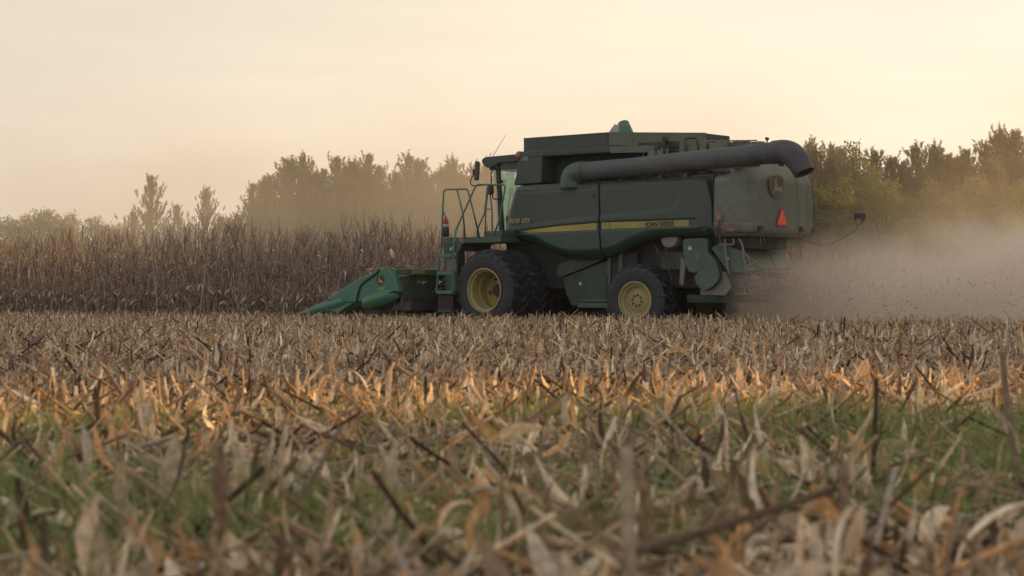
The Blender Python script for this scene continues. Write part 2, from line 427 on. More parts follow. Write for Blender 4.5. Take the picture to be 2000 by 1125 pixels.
def text(name, body, size, u, v, z, mat, parent, shear=0.0, sx=1.0, extr=0.003, rot=0.0, face='side', off=0.0, spacing=1.0):
    cu = bpy.data.curves.new(name, 'FONT'); cu.body = body; cu.size = size; cu.extrude = extr; cu.shear = shear; cu.offset = off
    cu.space_character = spacing
    tmp = bpy.data.objects.new('tmp_text', cu); COL.objects.link(tmp)
    bpy.context.view_layer.update()
    dg = bpy.context.evaluated_depsgraph_get(); me = bpy.data.meshes.new_from_object(tmp.evaluated_get(dg))
    bpy.data.objects.remove(tmp); me.name = name
    o = bpy.data.objects.new(name, me); COL.objects.link(o); me.materials.clear(); me.materials.append(mat); o.parent = parent
    if face == 'side': m = Matrix(((-1,0,0),(0,0,1),(0,1,0)))       # columns: x -> -u, y -> z, normal -> v
    else:              m = Matrix(((0,0,-1),(-1,0,0),(0,1,0)))      # rear face: x -> -v, y -> z, normal -> -u
    rm = m.to_4x4() @ Matrix.Rotation(rot, 4, 'Z') @ Matrix.Diagonal((sx, 1, 1, 1))
    o.matrix_local = Matrix.Translation((u, v, z)) @ rm
    return o
text('model_lettering', '9570', 0.150, 3.44, 1.655, 2.49, M['letter_dim'], sp_f, shear=0.25, sx=0.98, off=0.002)
text('model_lettering', 'STS', 0.150, 3.07, 1.674, 2.49, M['letter_dim'], sp_f, shear=0.25, sx=0.98, off=0.002)
text('rotor_lettering', 'Bullet Rotor', 0.115, 3.29, 1.612, 3.262, M['letter_dim2'], sp_f, shear=0.25, sx=1.0, rot=0.01)
text('brand_lettering', 'JOHN DEERE', 0.150, -0.235, 1.650, 2.312, M['letter_black'], sp_r, sx=0.84, off=0.005)

for (u, z) in ((1.14, 1.98), (0.80, 1.98), (3.30, 2.30), (-1.70, 2.20), (1.12, 3.05)):
    MB().box(u-0.05, u+0.05, 1.662, 1.682, z-0.018, z+0.018).build('panel_latch', M['black'], sp_f if u > 1 else sp_r, bevel=0.006)
# ------------- rear hood
PLAN = [(-1.90,1.64),(-2.20,1.635),(-2.40,1.61),(-2.53,1.55),(-2.62,1.44),(-2.68,1.28),(-2.72,1.05),(-2.76,0.6),(-2.78,0.2),(-2.78,-0.2),(-2.77,-0.6),(-2.75,-0.92),(-2.73,-1.0),
        (-2.715,-1.08),(-2.71,-1.3),(-2.70,-1.46),(-2.66,-1.58),(-2.52,-1.63),(-2.2,-1.635),(-1.90,-1.64)]
PL3 = catmull([(a, b, 0) for a, b in PLAN], 5)
acc = [0.0]
for a, b in zip(PL3, PL3[1:]): acc.append(acc[-1] + (b-a).length)
TOT = acc[-1]
def plan(s):
    d = s*TOT
    for i in range(len(acc)-1):
        if d <= acc[i+1] + 1e-9:
            t = (d-acc[i])/max(1e-9, acc[i+1]-acc[i]); return PL3[i].lerp(PL3[i+1], t)
    return PL3[-1].copy()
def hood_pt(s, t, off=0.0, z=None):
    p = plan(s); q = plan(min(1, s+0.004)) - plan(max(0, s-0.004)); nrm = Vector((q.y, -q.x, 0)).normalized()
    if nrm.dot(Vector((p.x + 1.6, p.y, 0))) < 0: nrm = -nrm
    side = min(1, max(0, (p.x + 2.50)/0.24)) if True else 0    # 1 on the flanks, 0 round the rear
    top = 3.80 - 0.46*sm(side)
    top -= 0.05*sm((abs(p.y) - 0.9)/0.7)*(1-side)
    zz = 2.06 + (top-2.06)*t if z is None else z
    inset = 0.0
    if zz > 2.7: inset += 0.05*(zz-2.7)
    if zz > 3.25: inset += 0.62*(zz-3.25)**1.55*(1-sm(side))*1.25
    d = zz-2.06
    if d < 0.16: inset += 0.11*(1-d/0.16)**2
    d = top-zz
    if d < 0.10: inset += 0.10*(1-d/0.10)**2
    c = Vector((-1.2, 0, 0)); dirc = (c - Vector((p.x, p.y, 0)))
    pp = Vector((p.x, p.y, zz)) - nrm*(inset*0.75) + dirc*(inset*0.12) + nrm*off
    return pp
mb = MB(); NS, NT = 110, 44
mb.grid(lambda s, t: hood_pt(s, t), NS, NT)
top0 = len(mb.v); base = NT*(NS+1)
mb.v.append((-1.6, 0, 3.74)); ci = len(mb.v)-1
mb.f += [(base+i, base+i+1, ci) for i in range(NS)]
hood = mb.build('rear_hood', M['green_hood'], cb, smooth=True)
for s0, s1, lab in ((0.005, 0.235, 0), (0.835, 0.935, 1)):   # lamp strips
    mb = MB()
    mb.grid(lambda s, t: hood_pt(s0 + (s1-s0)*s, 0, 0.012, 2.13 + (0.215 - (0.05*sm((s-0.8)/0.2) if not lab else 0.0))*t), 30, 8)
    mb.build('lamp_strip', M['lightbar'], hood, smooth=True, solid=0.02)
def s_at(fn):     # nearest plan parameter
    return min((i/400 for i in range(401)), key=lambda s: fn(plan(s)))
def hood_box(name, s, z, w, h, dpt, mat, bev=0.01, parent=None, lab=None):
    p = hood_pt(s, 0, 0, z); q = hood_pt(min(1, s+0.01), 0, 0, z) - hood_pt(max(0, s-0.01), 0, 0, z)
    a = atan2(q.y, q.x)
    b = MB().box(-w/2, w/2, -dpt, dpt*0.15, -h/2, h/2)
    o = b.build(name, mat, parent or hood, bevel=bev, label=lab); o.location = p; o.rotation_euler = (0, 0, a)
    # outward normal must be on local -y
    n = Vector((sin(a), -cos(a), 0))
    if n.dot(Vector((p.x+1.6, p.y, 0))) < 0: o.rotation_euler = (0, 0, a + pi)
    return o
hood_box('work_lamp', s_at(lambda p: abs(p.x+1.98)+(p.y < 0)*9), 2.235, 0.14, 0.10, 0.06, M['black'])
hood_box('work_lamp', s_at(lambda p: abs(p.y-1.13)+(p.x > -2.4)*9), 2.235, 0.15, 0.10, 0.08, M['black'])
hood_box('work_lamp', s_at(lambda p: abs(p.y+0.72)+(p.x > -2.4)*9), 2.25, 0.14, 0.11, 0.07, M['black'])
hood_box('work_lamp', s_at(lambda p: abs(p.y+1.45)+(p.x > -2.4)*9), 2.25, 0.14, 0.11, 0.07, M['black'])
hood_box('reflector', s_at(lambda p: abs(p.x+2.32)+(p.y < 0)*9), 2.20, 0.17, 0.06, 0.02, M['redlens'], 0.003)
# seams of the hood, and a painted highlight along its crease
def seam_or_highlight(s, z0, z1, bow=0.0, r=0.010, parent=hood, mat='gap'):
    pts = [hood_pt(s + bow*(z1-z0)*sm(k/14)*0, 0, 0.0, z0 + (z1-z0)*k/14) for k in range(15)]
    return MB().tube(pts, r, 6).build('seam_or_highlight', M[mat], parent, smooth=True)
seam_or_highlight(s_at(lambda p: abs(p.y+1.53)+(p.x > -2.4)*9), 2.14, 3.55, r=0.012)
seam_or_highlight(s_at(lambda p: abs(p.y+0.62)+(p.x > -2.4)*9), 2.34, 3.72, r=0.011, mat='green_rear_tank')  # pale line paints the highlight on the crease, not a gap
MB().grid(lambda s, t: hood_pt(0.0025 + (s-0.5)*0.004 + (0.246-0.0025)*0, 0, 0.006, 2.1+1.2*t), 2, 30).build('seam_or_highlight', M['gap'], hood)

# leaping stag badge on a rounded shield
SHIELD = []
for (x, y) in [(-0.30,0.33),(-0.20,0.38),(0.0,0.40),(0.20,0.38),(0.30,0.33),(0.345,0.1),(0.33,-0.14),(0.24,-0.29),(0.10,-0.375),(0.0,-0.39),(-0.10,-0.375),(-0.24,-0.29),(-0.33,-0.14),(-0.345,0.1)]:
    SHIELD.append((x, y))
STAG = [(-0.21,-0.13),(-0.12,-0.075),(-0.13,-0.01),(-0.10,0.05),(-0.075,0.11),(-0.13,0.10),(-0.145,0.125),(-0.09,0.155),(-0.085,0.18),(-0.13,0.215),(-0.155,0.26),(-0.135,0.262),(-0.11,0.225),(-0.07,0.20),
        (-0.075,0.245),(-0.05,0.285),(-0.035,0.275),(-0.05,0.24),(-0.045,0.19),(-0.03,0.15),(-0.02,0.08),(0.01,0.03),(0.10,0.02),(0.15,0.035),(0.175,0.065),(0.185,0.04),(0.17,-0.01),(0.21,-0.06),(0.27,-0.13),(0.245,-0.14),
        (0.18,-0.09),(0.12,-0.075),(0.15,-0.115),(0.235,-0.20),(0.215,-0.21),(0.12,-0.14),(0.07,-0.075),(-0.03,-0.085),(-0.075,-0.075),(-0.13,-0.115),(-0.155,-0.165),(-0.175,-0.155),(-0.155,-0.105),(-0.21,-0.15)]
def flat_poly(name, poly, k, mat, parent, u, v, z, face, thick=0.004, ky=None):
    ky = ky or k
    cu = bpy.data.curves.new(name, 'CURVE'); cu.dimensions = '2D'; cu.fill_mode = 'BOTH'; cu.extrude = thick
    sp = cu.splines.new('POLY'); sp.points.add(len(poly)-1); sp.use_cyclic_u = True
    for i, (x, y) in enumerate(poly): sp.points[i].co = (x*k, y*ky, 0, 1)
    tmp = bpy.data.objects.new('tmp_shape', cu); COL.objects.link(tmp); bpy.context.view_layer.update()
    me = bpy.data.meshes.new_from_object(tmp.evaluated_get(bpy.context.evaluated_depsgraph_get())); bpy.data.objects.remove(tmp)
    me.name = name; me.materials.clear(); me.materials.append(mat)
    o = bpy.data.objects.new(name, me); COL.objects.link(o); o.parent = parent
    m = Matrix(((-1,0,0),(0,0,1),(0,1,0))) if face == 'side' else Matrix(((0,0,-1),(-1,0,0),(0,1,0)))
    o.matrix_local = Matrix.Translation((u, v, z)) @ m.to_4x4()
    return o
LG = (-2.785, 0.42, 3.155)
tilt_sh = []
shield = flat_poly('badge', SHIELD, 0.96, M['letter_grey'], hood, LG[0]+0.012, LG[1], LG[2], 'rear', 0.014, ky=0.64)
flat_poly('badge_field', SHIELD, 0.89, M['badgefield'], shield, 0, 0, 0, 'rear', 0.001, ky=0.585)
bf = [o for o in shield.children][0]; bf.matrix_local = Matrix.Translation((0, 0, 0.0155))
st = flat_poly('leaping_deer', STAG, 1.2, M['letter_stag'], shield, 0, 0, 0, 'rear', 0.002, ky=0.86); st.matrix_local = Matrix.Translation((0, -0.03, 0.019))
# slow-moving-vehicle triangle
mb = MB(); mb.v = []
def tri_mb(w, h, c, t):
    pts = [(-w/2, -h/2), (w/2, -h/2), (w/2, -h/2+c*0.6), (c/2, h/2), (-c/2, h/2), (-w/2, -h/2+c*0.6)]
    m_ = MB(); n = len(pts)
    V = [(0, -x, y) for x, y in pts] + [(-t, -x, y) for x, y in pts]
    m_.add(V, [tuple(range(n)), tuple(range(2*n-1, n-1, -1))] + [((i+1) % n, i, i+n, (i+1) % n+n) for i in range(n)]); return m_
t1 = tri_mb(0.52, 0.40, 0.10, 0.015).build('warning_triangle', M['redlens'], hood); t1.location = (-2.79, 0.22, 2.50)
t2 = tri_mb(0.44, 0.33, 0.02, 0.006).build('reflective_center', M['orange'], t1); t2.location = (-0.015, 0, -0.005)
MB().prism([(-2.72,3.62),(-2.78,3.60),(-2.80,3.66),(-2.74,3.70)], 0.10, 0.26).build('hood_catch', M['black'], hood, bevel=0.01)

# ------------- grain tank
tank = empty('grain_tank', (0, 0, 0), 0, cb)
def wall_poly(plan_pts, z0, z1, thick, closed=True):
    m_ = MB(); n = len(plan_pts)
    cx = sum(p[0] for p in plan_pts)/n; cyy = sum(p[1] for p in plan_pts)/n
    inner = [(p[0] + (cx-p[0])*thick, p[1] + (cyy-p[1])*thick) for p in plan_pts]
    V = [(x, y, z0) for x, y in plan_pts] + [(x, y, z1) for x, y in plan_pts] + [(x, y, z1) for x, y in inner] + [(x, y, z0) for x, y in inner]
    F = []
    for i in range(n):
        j = (i+1) % n
        F += [(i, j, n+j, n+i), (n+i, n+j, 2*n+j, 2*n+i), (2*n+i, 2*n+j, 3*n+j, 3*n+i), (3*n+i, 3*n+j, j, i)]
    m_.add(V, F); return m_
TPL = [(0.84,1.45),(3.15,1.45),(3.15,-1.45),(-0.66,-1.45),(-0.66,-0.33)]
wall_poly([TPL[0], TPL[1]] + [TPL[2], TPL[3], TPL[4]], 4.19, 4.485, 0.03).build('tank_extension', M['green_tank'], tank)
# slanted rear wall as its own sheet, brighter light painted in by paler colour
def slab(p0, p1, z0, z1, off, thick):
    d = Vector((p1[0]-p0[0], p1[1]-p0[1])).normalized(); n = Vector((d.y, -d.x))
    if n.dot(Vector((p0[0]-1.5, p0[1]))) < 0: n = -n
    a = [Vector(p0)+n*off, Vector(p1)+n*off, Vector(p1)+n*(off+thick), Vector(p0)+n*(off+thick)]
    return MB().add([(q.x, q.y, z0) for q in a] + [(q.x, q.y, z1) for q in a], [(0,3,2,1),(4,5,6,7),(0,1,5,4),(1,2,6,5),(2,3,7,6),(3,0,4,7)])
slab(TPL[0], TPL[4], 4.20, 4.49, 0.004, 0.012).build('rear_sheet', M['green_rear_tank'], tank, bevel=0.004)
mb = MB()
for p0, p1 in ((TPL[0], TPL[1]), (TPL[0], TPL[4])):
    b = slab(p0, p1, 4.485, 4.50, -0.03, 0.05); mb.add(b.v, b.f)
mb.build('rim_edge', M['letter_grey'], tank)
MB().box(0.83, 0.85, 1.455, 1.475, 4.18, 4.49).build('corner_hinge', M['black'], tank)
# flange below the extension
FP = [(-0.05,0.95),(0.78,1.47),(3.24,1.52),(3.24,-1.52),(-0.7,-1.5),(-0.7,-0.2)]
V = [(x, y, 4.03) for x, y in FP] + [(x, y, 4.185) for x, y in FP]; n = len(FP)
MB().add(V, [tuple(range(n)), tuple(range(2*n-1, n-1, -1))] + [((i+1) % n, i, i+n, (i+1) % n+n) for i in range(n)]).build('tank_flange', M['green_tank'], tank, bevel=0.03)
slab(FP[1], FP[0], 4.02, 4.16, 0.003, 0.01).build('flange_face', M['green_rear_tank'], tank, bevel=0.004)
# tank hopper walls under the flange
HP = [(0.3,0.75),(2.70,0.85),(3.2,0.85),(3.2,-1.3),(-0.6,-1.3)]
V = [(x, y, 3.0) for x, y in HP] + [(x, y, 4.03) for x, y in HP]; n = len(HP)
MB().add(V, [tuple(range(n)), tuple(range(2*n-1, n-1, -1))] + [((i+1) % n, i, i+n, (i+1) % n+n) for i in range(n)]).build('hopper_wall', M['green_dark'], tank)
# front pillar panel beside the tank
pil = MB().prism([(3.22,4.10),(3.19,4.16),(3.10,4.18),(2.60,4.16),(2.62,3.42),(3.41,3.40)], 0.88, 1.50).build('corner_panel', M['green_tank'], cb, bevel=0.03)
MB().box(2.98, 3.15, 1.50, 1.515, 3.95, 4.06).build('square_reflector', M['letter_grey'], pil, bevel=0.004)
# tip of the tank loading auger poking out
TA = Vector((1.12, 0.35, 4.15)); TB = Vector((1.22, 0.30, 4.74))
mb = MB().tube([(0.92,0.5,4.3),(1.02,0.42,4.6),(1.10,0.36,4.79)], [0.24,0.17,0.13], 20)
mb.build('loading_auger_tip', M['green_clean'], tank, smooth=True)
mb = MB().tube([(1.14,0.56,4.42),(1.20,0.54,4.60),(1.16,0.52,4.74)], [0.16,0.14,0.07], 12)
mb.build('tip_cover', M['tankin'], tank, smooth=True)

# ------------- unloading auger
AP = [Vector(p) for p in ((1.50,1.53,3.625),(1.0,1.56,3.64),(0.0,1.60,3.665),(-1.0,1.63,3.71),(-1.94,1.66,3.745),(-2.8,1.69,3.775),(-3.42,1.71,3.795))]
aug = MB().tube(AP, [0.222,0.212,0.208,0.212,0.218,0.224,0.230], 36).build('unloading_auger', M['auger'], cb, smooth=True)
MB().tube(catmull([(1.80,1.52,3.25),(1.80,1.52,3.42),(1.77,1.52,3.53),(1.68,1.52,3.60),(1.55,1.525,3.622),(1.42,1.535,3.627)], 4), 0.243, 28).build('auger_elbow', M['green'], aug, smooth=True)
for u in (1.40, 0.55, -1.0, -3.32):
    k = (1.50-u)/(1.50+3.42); c = AP[0].lerp(AP[-1], k); z = lerp([(-3.42,3.795),(-1.94,3.745),(-1.0,3.71),(0,3.665),(1,3.64),(1.9,3.62)], u)
    MB().tube([(u+0.02, c.y, z), (u-0.02, c.y, z)], 0.240 if u < -3 else 0.224, 36).build('band_clamp', M['auger'], aug, smooth=False)
spt = catmull([(-3.36,1.71,3.80),(-3.58,1.715,3.80),(-3.74,1.72,3.75),(-3.86,1.73,3.65),(-3.96,1.735,3.52),(-4.06,1.74,3.33)], 5)
rs = [0.250 + 0.02*sin(pi*i/(len(spt)-1)) - 0.035*(i/(len(spt)-1)) for i in range(len(spt))]
mb = MB().tube(spt, rs, 32, caps=False)
sp_o = mb.build('spout', M['spout'], aug, smooth=True, solid=0.02)
MB().tube([(-3.20,1.71,4.02),(-3.20,1.71,4.09)], 0.018, 8).build('lift_lug', M['black'], aug)
MB().tube([(-3.20,1.67,4.10),(-3.20,1.75,4.10)], 0.03, 10).build('lift_lug', M['black'], aug)
MB().tube([(-1.9,1.62,3.50),(-2.6,1.64,3.53),(-2.95,1.55,3.55)], 0.02, 8).build('hydraulic_line', M['hose'], aug)

# ------------- engine deck behind the tank
deck = empty('engine_deck', (0, 0, 0), 0, cb)
MB().box(-2.3, 1.9, -1.4, 1.30, 2.6, 3.28).build('deck_block', M['deck'], deck, bevel=0.02)
MB().box(-2.35, -0.85, -1.2, 0.55, 3.28, 4.10).build('engine_hood', M['green_rear_tank'], deck, bevel=0.04)
MB().box(-2.5, -0.80, 0.40, 0.62, 4.08, 4.15).build('hood_rail', M['green_rear_tank'], deck, bevel=0.01)
mb = MB()
for k in range(7): mb.box(-0.95-0.2*k, -0.84-0.2*k, 0.42, 0.66, 4.15, 4.18 + 0.025*(k % 2))
mb.build('hood_latch_row', M['letter_grey'], deck)
MB().box(-0.66, 0.28, 0.75, 0.86, 4.10, 4.26).build('air_screen_box', M['black'], deck, bevel=0.02)
MB().box(-0.60, 0.20, 0.30, 0.70, 3.28, 4.08).build('radiator_case', M['deck'], deck, bevel=0.02)
MB().tube([(0.36,0.86,3.6),(0.36,0.86,4.15),(0.40,0.86,4.20)], 0.035, 10).build('breather_pipe', M['black'], deck)
MB().box(0.30, 0.44, 0.80, 0.92, 4.17, 4.27).build('breather_cap', M['black'], deck, bevel=0.02)
ex = MB().tube([(-0.32,0.95,3.3),(-0.32,0.95,4.22)], 0.03, 10).build('flap_stem', M['black'], deck)
MB().tube([(-0.34,0.93,4.30),(-0.32,0.97,4.30)], 0.085, 20).build('rain_flap', M['black'], ex, bevel=0.005)
ac = MB().tube([(0.0,0.95,3.34),(0.0,0.95,4.05)], 0.09, 18).build('air_cleaner', M['hose'], deck, bevel=0.01)
for u, r_ in ((-0.22,0.03),(0.12,0.035),(-0.36,0.025),(0.25,0.028)):
    MB().tube([(u,0.93,3.3),(u-0.02,0.93,4.10)], r_, 10).build('coolant_pipe', M['letter_grey'], deck)
MB().box(-0.78, -0.66, 0.72, 0.90, 3.9, 4.27).build('screen_frame', M['green_rear_tank'], deck, bevel=0.01)
MB().box(-1.25, -0.80, 0.62, 0.80, 3.9, 4.20).build('service_box', M['green_rear_tank'], deck, bevel=0.015)
MB().box(-1.75, -1.32, 0.62, 0.76, 3.9, 4.16).build('service_box', M['green_rear_tank'], deck, bevel=0.015)
MB().tube(catmull([(-0.72,0.88,4.24),(-0.9,0.86,4.30),(-1.05,0.84,4.26),(-1.1,0.84,4.02)], 5), 0.02, 8).build('vent_hose', M['black'], deck, smooth=True)
MB().tube([(-0.8,0.70,4.24),(-2.4,0.60,4.17)], 0.015, 8).build('hand_rail', M['hose'], deck)
MB().box(-0.30,-0.10,0.86,0.93,3.85,4.06).build('filter_bracket', M['hose'], deck, bevel=0.01)
for k, (u0, u1, z0) in enumerate(((1.6,0.9,3.42),(0.8,0.1,3.40),(-0.1,-0.7,3.42),(-1.2,-1.8,3.46))):
    MB().tube([(u0,1.38,z0),(0.5*(u0+u1),1.42,z0+0.05+0.03*(k % 2)),(u1,1.38,z0)], 0.022, 8).build('deck_hose', M['black'], deck)
for u in (1.35, 0.55, -0.45, -1.1):
    MB().box(u-0.05, u+0.05, 1.36, 1.44, 3.28, 3.47).build('auger_bracket', M['letter_grey'], deck, bevel=0.01)
MB().tube([(1.32,1.45,3.44),(1.40,1.45,3.50),(1.30,1.45,3.55),(1.22,1.45,3.49)], 0.018, 8).build('hook', M['hose'], deck)
MB().box(-1.95, -1.15, 0.9, 1.30, 3.28, 3.50).build('tool_case', M['deck'], deck, bevel=0.02)
for dz in (3.40, 3.52): MB().tube([(-1.25,1.34,dz),(-1.75,1.34,dz)], 0.018, 8).build('step_rung', M['hose'], deck)
for du in (-1.25, -1.72): MB().tube([(du,1.34,3.28),(du,1.34,3.62)], 0.018, 8).build('step_rail', M['hose'], deck)
MB().tube([(-1.0,1.35,3.30),(-1.02,1.35,3.55),(-1.12,1.35,3.62),(-1.9,1.35,3.66),(-2.05,1.35,3.60),(-2.15,1.35,3.42)], 0.016, 8).build('guard_rail', M['green'], deck)

# ------------- chassis and underbody
MB().box(-1.5, 3.9, -1.15, 1.10, 0.95, 2.7).build('chassis', M['gap'], cb, bevel=0.02)
MB().box(-2.5, -1.4, -0.6, 1.25, 1.80, 2.10).build('discharge_housing', M['gap'], cb, bevel=0.02)
MB().box(-2.6, -1.2, -1.4, 1.4, 2.08, 2.14).build('floor_pan', M['black'], cb)
# side elevator and guard panels between the wheels
MB().prism([(2.30,1.50),(0.86,1.95),(0.86,1.68),(1.75,1.36),(2.25,1.20),(2.35,1.25)], 1.10, 1.30).build('elevator_housing', M['green_dark'], cb, bevel=0.015)
g = MB().prism([(2.2,1.20),(0.88,1.62),(0.88,0.55),(1.95,0.55),(2.1,0.8)], 1.08, 1.24).build('side_guard', M['green_dark'], cb, bevel=0.012)
MB().box(0.86, 1.75, 1.22, 1.32, 0.50, 0.60).build('bottom_rail', M['green'], g, bevel=0.01)
MB().box(0.86, 0.94, 1.22, 1.33, 0.60, 1.66).build('corner_post', M['green'], g, bevel=0.01)
MB().box(1.00, 1.58, 1.245, 1.27, 0.68, 1.22).build('access_door', M['green_dark'], g, bevel=0.01)
MB().box(0.98, 1.62, 1.245, 1.275, 0.64, 0.70).build('door_sill', M['green'], g, bevel=0.005)
MB().box(1.68, 1.75, 1.245, 1.252, 1.02, 1.09).build('sticker', M['white'], g)
MB().box(0.2, 0.86, 1.0, 1.28, 1.05, 1.75).build('rear_guard', M['gap'], cb, bevel=0.01)
MB().tube([(0.60,1.3,1.3),(0.60,1.3,1.85)], 0.06, 12).build('support_post', M['green'], cb)
# rear axle and steering
MB().box(-0.14, 0.14, -1.3, 1.3, 0.62, 0.88).build('rear_axle', M['green_dark'], cb, bevel=0.02)
MB().box(3.3, 3.8, -1.35, 1.35, 0.72, 1.10).build('front_axle', M['green_dark'], cb, bevel=0.03)
MB().lathe((-0.72, 1.38, 2.05), [(0.0,0.08),(0.20,0.08),(0.22,0.0),(0.22,-0.2)], 28).build('round_cover', M['hose'], cb, smooth=False)
for k, pts in enumerate(([(-0.2,1.3,2.0),(-0.45,1.35,1.7),(-0.62,1.32,1.4),(-0.7,1.3,1.1)], [(-0.5,1.3,2.0),(-0.60,1.36,1.75),(-0.75,1.34,1.5),(-0.95,1.3,1.3)], [(-0.3,1.32,1.9),(-0.38,1.36,1.72),(-0.45,1.36,1.62)])):
    MB().tube(catmull(pts, 5), 0.018, 8).build('hydraulic_hose', M['black'], cb, smooth=True)
MB().prism([(-0.94,1.65),(-1.06,1.55),(-1.06,1.48),(-0.99,1.0),(-0.90,1.05)], 1.25, 1.33).build('mounting_arm', M['letter_grey'], cb, bevel=0.008)
MB().box(-0.95, -0.35, 1.05, 1.2, 1.35, 1.75).build('valve_block', M['green_dark'], cb, bevel=0.02)

# chopper and spreader
def rounded(poly, n=4):
    P = [Vector((a, b, 0)) for a, b in poly]; out = []
    N_ = len(P)
    for i in range(N_):
        p0, p1, p2 = P[i-1], P[i], P[(i+1) % N_]
        a = p1 + (p0-p1)*min(0.35, 0.12/(max(1e-3, (p0-p1).length))); b = p1 + (p2-p1)*min(0.35, 0.12/(max(1e-3, (p2-p1).length)))
        for k in range(n+1):
            t = k/n; q = a*(1-t)**2 + p1*2*t*(1-t) + b*t*t; out.append((q.x, q.y))
    return out
ch = empty('straw_chopper', (0, 0, 0), 0, cb)
MB().prism(rounded([(-1.03,2.04),(-1.68,2.04),(-1.66,1.58),(-1.54,1.36),(-1.35,1.26),(-1.17,1.31),(-1.08,1.62)]), 1.28, 1.46).build('drive_shield', M['green'], ch, bevel=0.025)
MB().prism(rounded([(-1.66,1.78),(-1.76,1.66),(-1.93,1.48),(-2.0,1.16),(-1.82,0.96),(-1.59,0.88),(-1.44,1.02),(-1.38,1.18),(-1.56,1.40),(-1.62,1.50)]), 1.34, 1.54).build('belt_shield', M['green'], ch, bevel=0.03)
MB().box(-1.28,-1.20,1.462,1.47,1.78,1.86).build('sticker', M['white'], ch)
MB().box(-1.46,-1.40,1.462,1.47,1.60,1.68).build('sticker', M['letter_grey'], ch)
MB().box(-2.16,-2.09,1.422,1.43,1.55,1.61).build('sticker', M['white'], ch)
# sloping tail board with vanes
mb = MB()
P = [(-1.72,1.82),(-1.95,1.92),(-2.40,1.76),(-2.95,1.38),(-2.98,1.32),(-2.40,1.26),(-2.12,1.30),(-1.95,1.52)]
mb.prism(P, 1.30, 1.42)
mb.prism([(-1.72,1.80),(-1.95,1.88),(-2.25,1.74),(-2.42,1.40),(-2.38,1.32),(-2.0,1.40)], -1.0, 1.298); mb.build('tail_board', M['green'], ch, bevel=0.02)
MB().box(-2.35, -1.55, -1.10, 1.32, 0.84, 1.285).build('chopper_body', M['black'], ch, bevel=0.03)
MB().prism([(-1.50,1.30),(-2.05,1.30),(-2.20,0.95),(-2.05,0.78),(-1.45,0.80)], 1.33, 1.40).build('end_plate', M['letter_grey'], ch, bevel=0.01)
for k in range(6): MB().prism([(-2.36,1.27),(-2.8,1.29),(-2.85,1.12),(-2.7,1.04),(-2.36,1.10)], 0.1+0.22*k, 0.115+0.22*k).build('guide_vane', M['black'], ch)
MB().box(-1.9, -0.9, -1.0, 1.0, 0.62, 0.80).build('skid_beam', M['green_dark'], ch, bevel=0.02)
for pts, r_ in (([(-2.10,1.50,2.0),(-2.12,1.50,1.72),(-2.16,1.48,1.4),(-2.18,1.46,1.25)], 0.022), ([(-2.42,1.46,2.0),(-2.50,1.46,1.85),(-2.54,1.45,1.55),(-2.62,1.42,1.36),(-2.75,1.40,1.34)], 0.022),
                ([(-2.50,1.42,1.78),(-2.72,1.42,1.36)], 0.012), ([(-1.98,1.5,2.02),(-2.0,1.5,1.92),(-2.05,1.5,1.89),(-2.3,1.5,1.885),(-2.3,1.5,2.0)], 0.02)):
    MB().tube(catmull(pts, 4), r_, 8).build('bent_pipe', M['hose'], ch, smooth=True)
mb = MB()
for k in range(26):
    u = -2.0 - 0.7*random.random(); v = 1.1 - 2.2*random.random(); l_ = 0.05 + 0.16*random.random()
    mb.tube([(u, v, 2.06), (u-0.02+0.04*random.random(), v, 2.06-l_*0.6), (u+0.03*random.random(), v, 2.06-l_)], 0.012, 5)
mb.build('hanging_trash', M['deck'], ch)
MB().tube([(-2.55,0.55,2.06),(-2.60,0.48,1.75),(-2.72,0.35,1.38)], 0.013, 6).build('drag_rod', M['black'], ch)
MB().tube([(-2.55,-0.15,2.10),(-2.60,-0.05,1.82)], 0.025, 6).build('drop_bracket', M['black'], ch)

# tall amber marker rod at the hood seam
rod = MB().tube([(-2.10,1.72,1.90),(-2.09,1.72,2.36)], 0.016, 8).build('marker_rod', M['black'], cb)
MB().tube([(-2.09,1.72,2.36),(-2.09,1.72,2.42),(-2.09,1.72,2.48),(-2.09,1.72,2.52)], [0.02,0.042,0.040,0.02], 12).build('marker_lens', M['amber'], rod, smooth=True)
MB().tube([(-2.09,1.72,2.52),(-2.09,1.72,2.78)], 0.005, 6).build('whip', M['letter_grey'], rod)

# far side warning lamp on a bent arm
arm = MB().tube(catmull([(-2.30,-1.45,2.12),(-2.34,-1.60,2.06),(-2.42,-1.7,2.01),(-2.95,-1.72,1.93),(-3.55,-1.75,2.22),(-3.62,-1.75,2.38)], 6), 0.018, 8).build('lamp_arm', M['black'], cb, smooth=True)
MB().prism([(-3.55,2.62),(-3.80,2.60),(-3.78,2.46),(-3.70,2.36),(-3.60,2.36),(-3.54,2.46)], -1.80, -1.73).build('lamp_plate', M['black'], arm, bevel=0.01)
MB().tube([(-3.66,-1.80,2.43),(-3.66,-1.66,2.43)], 0.055, 18).build('lamp_lens', M['amber'], arm, bevel=0.01)

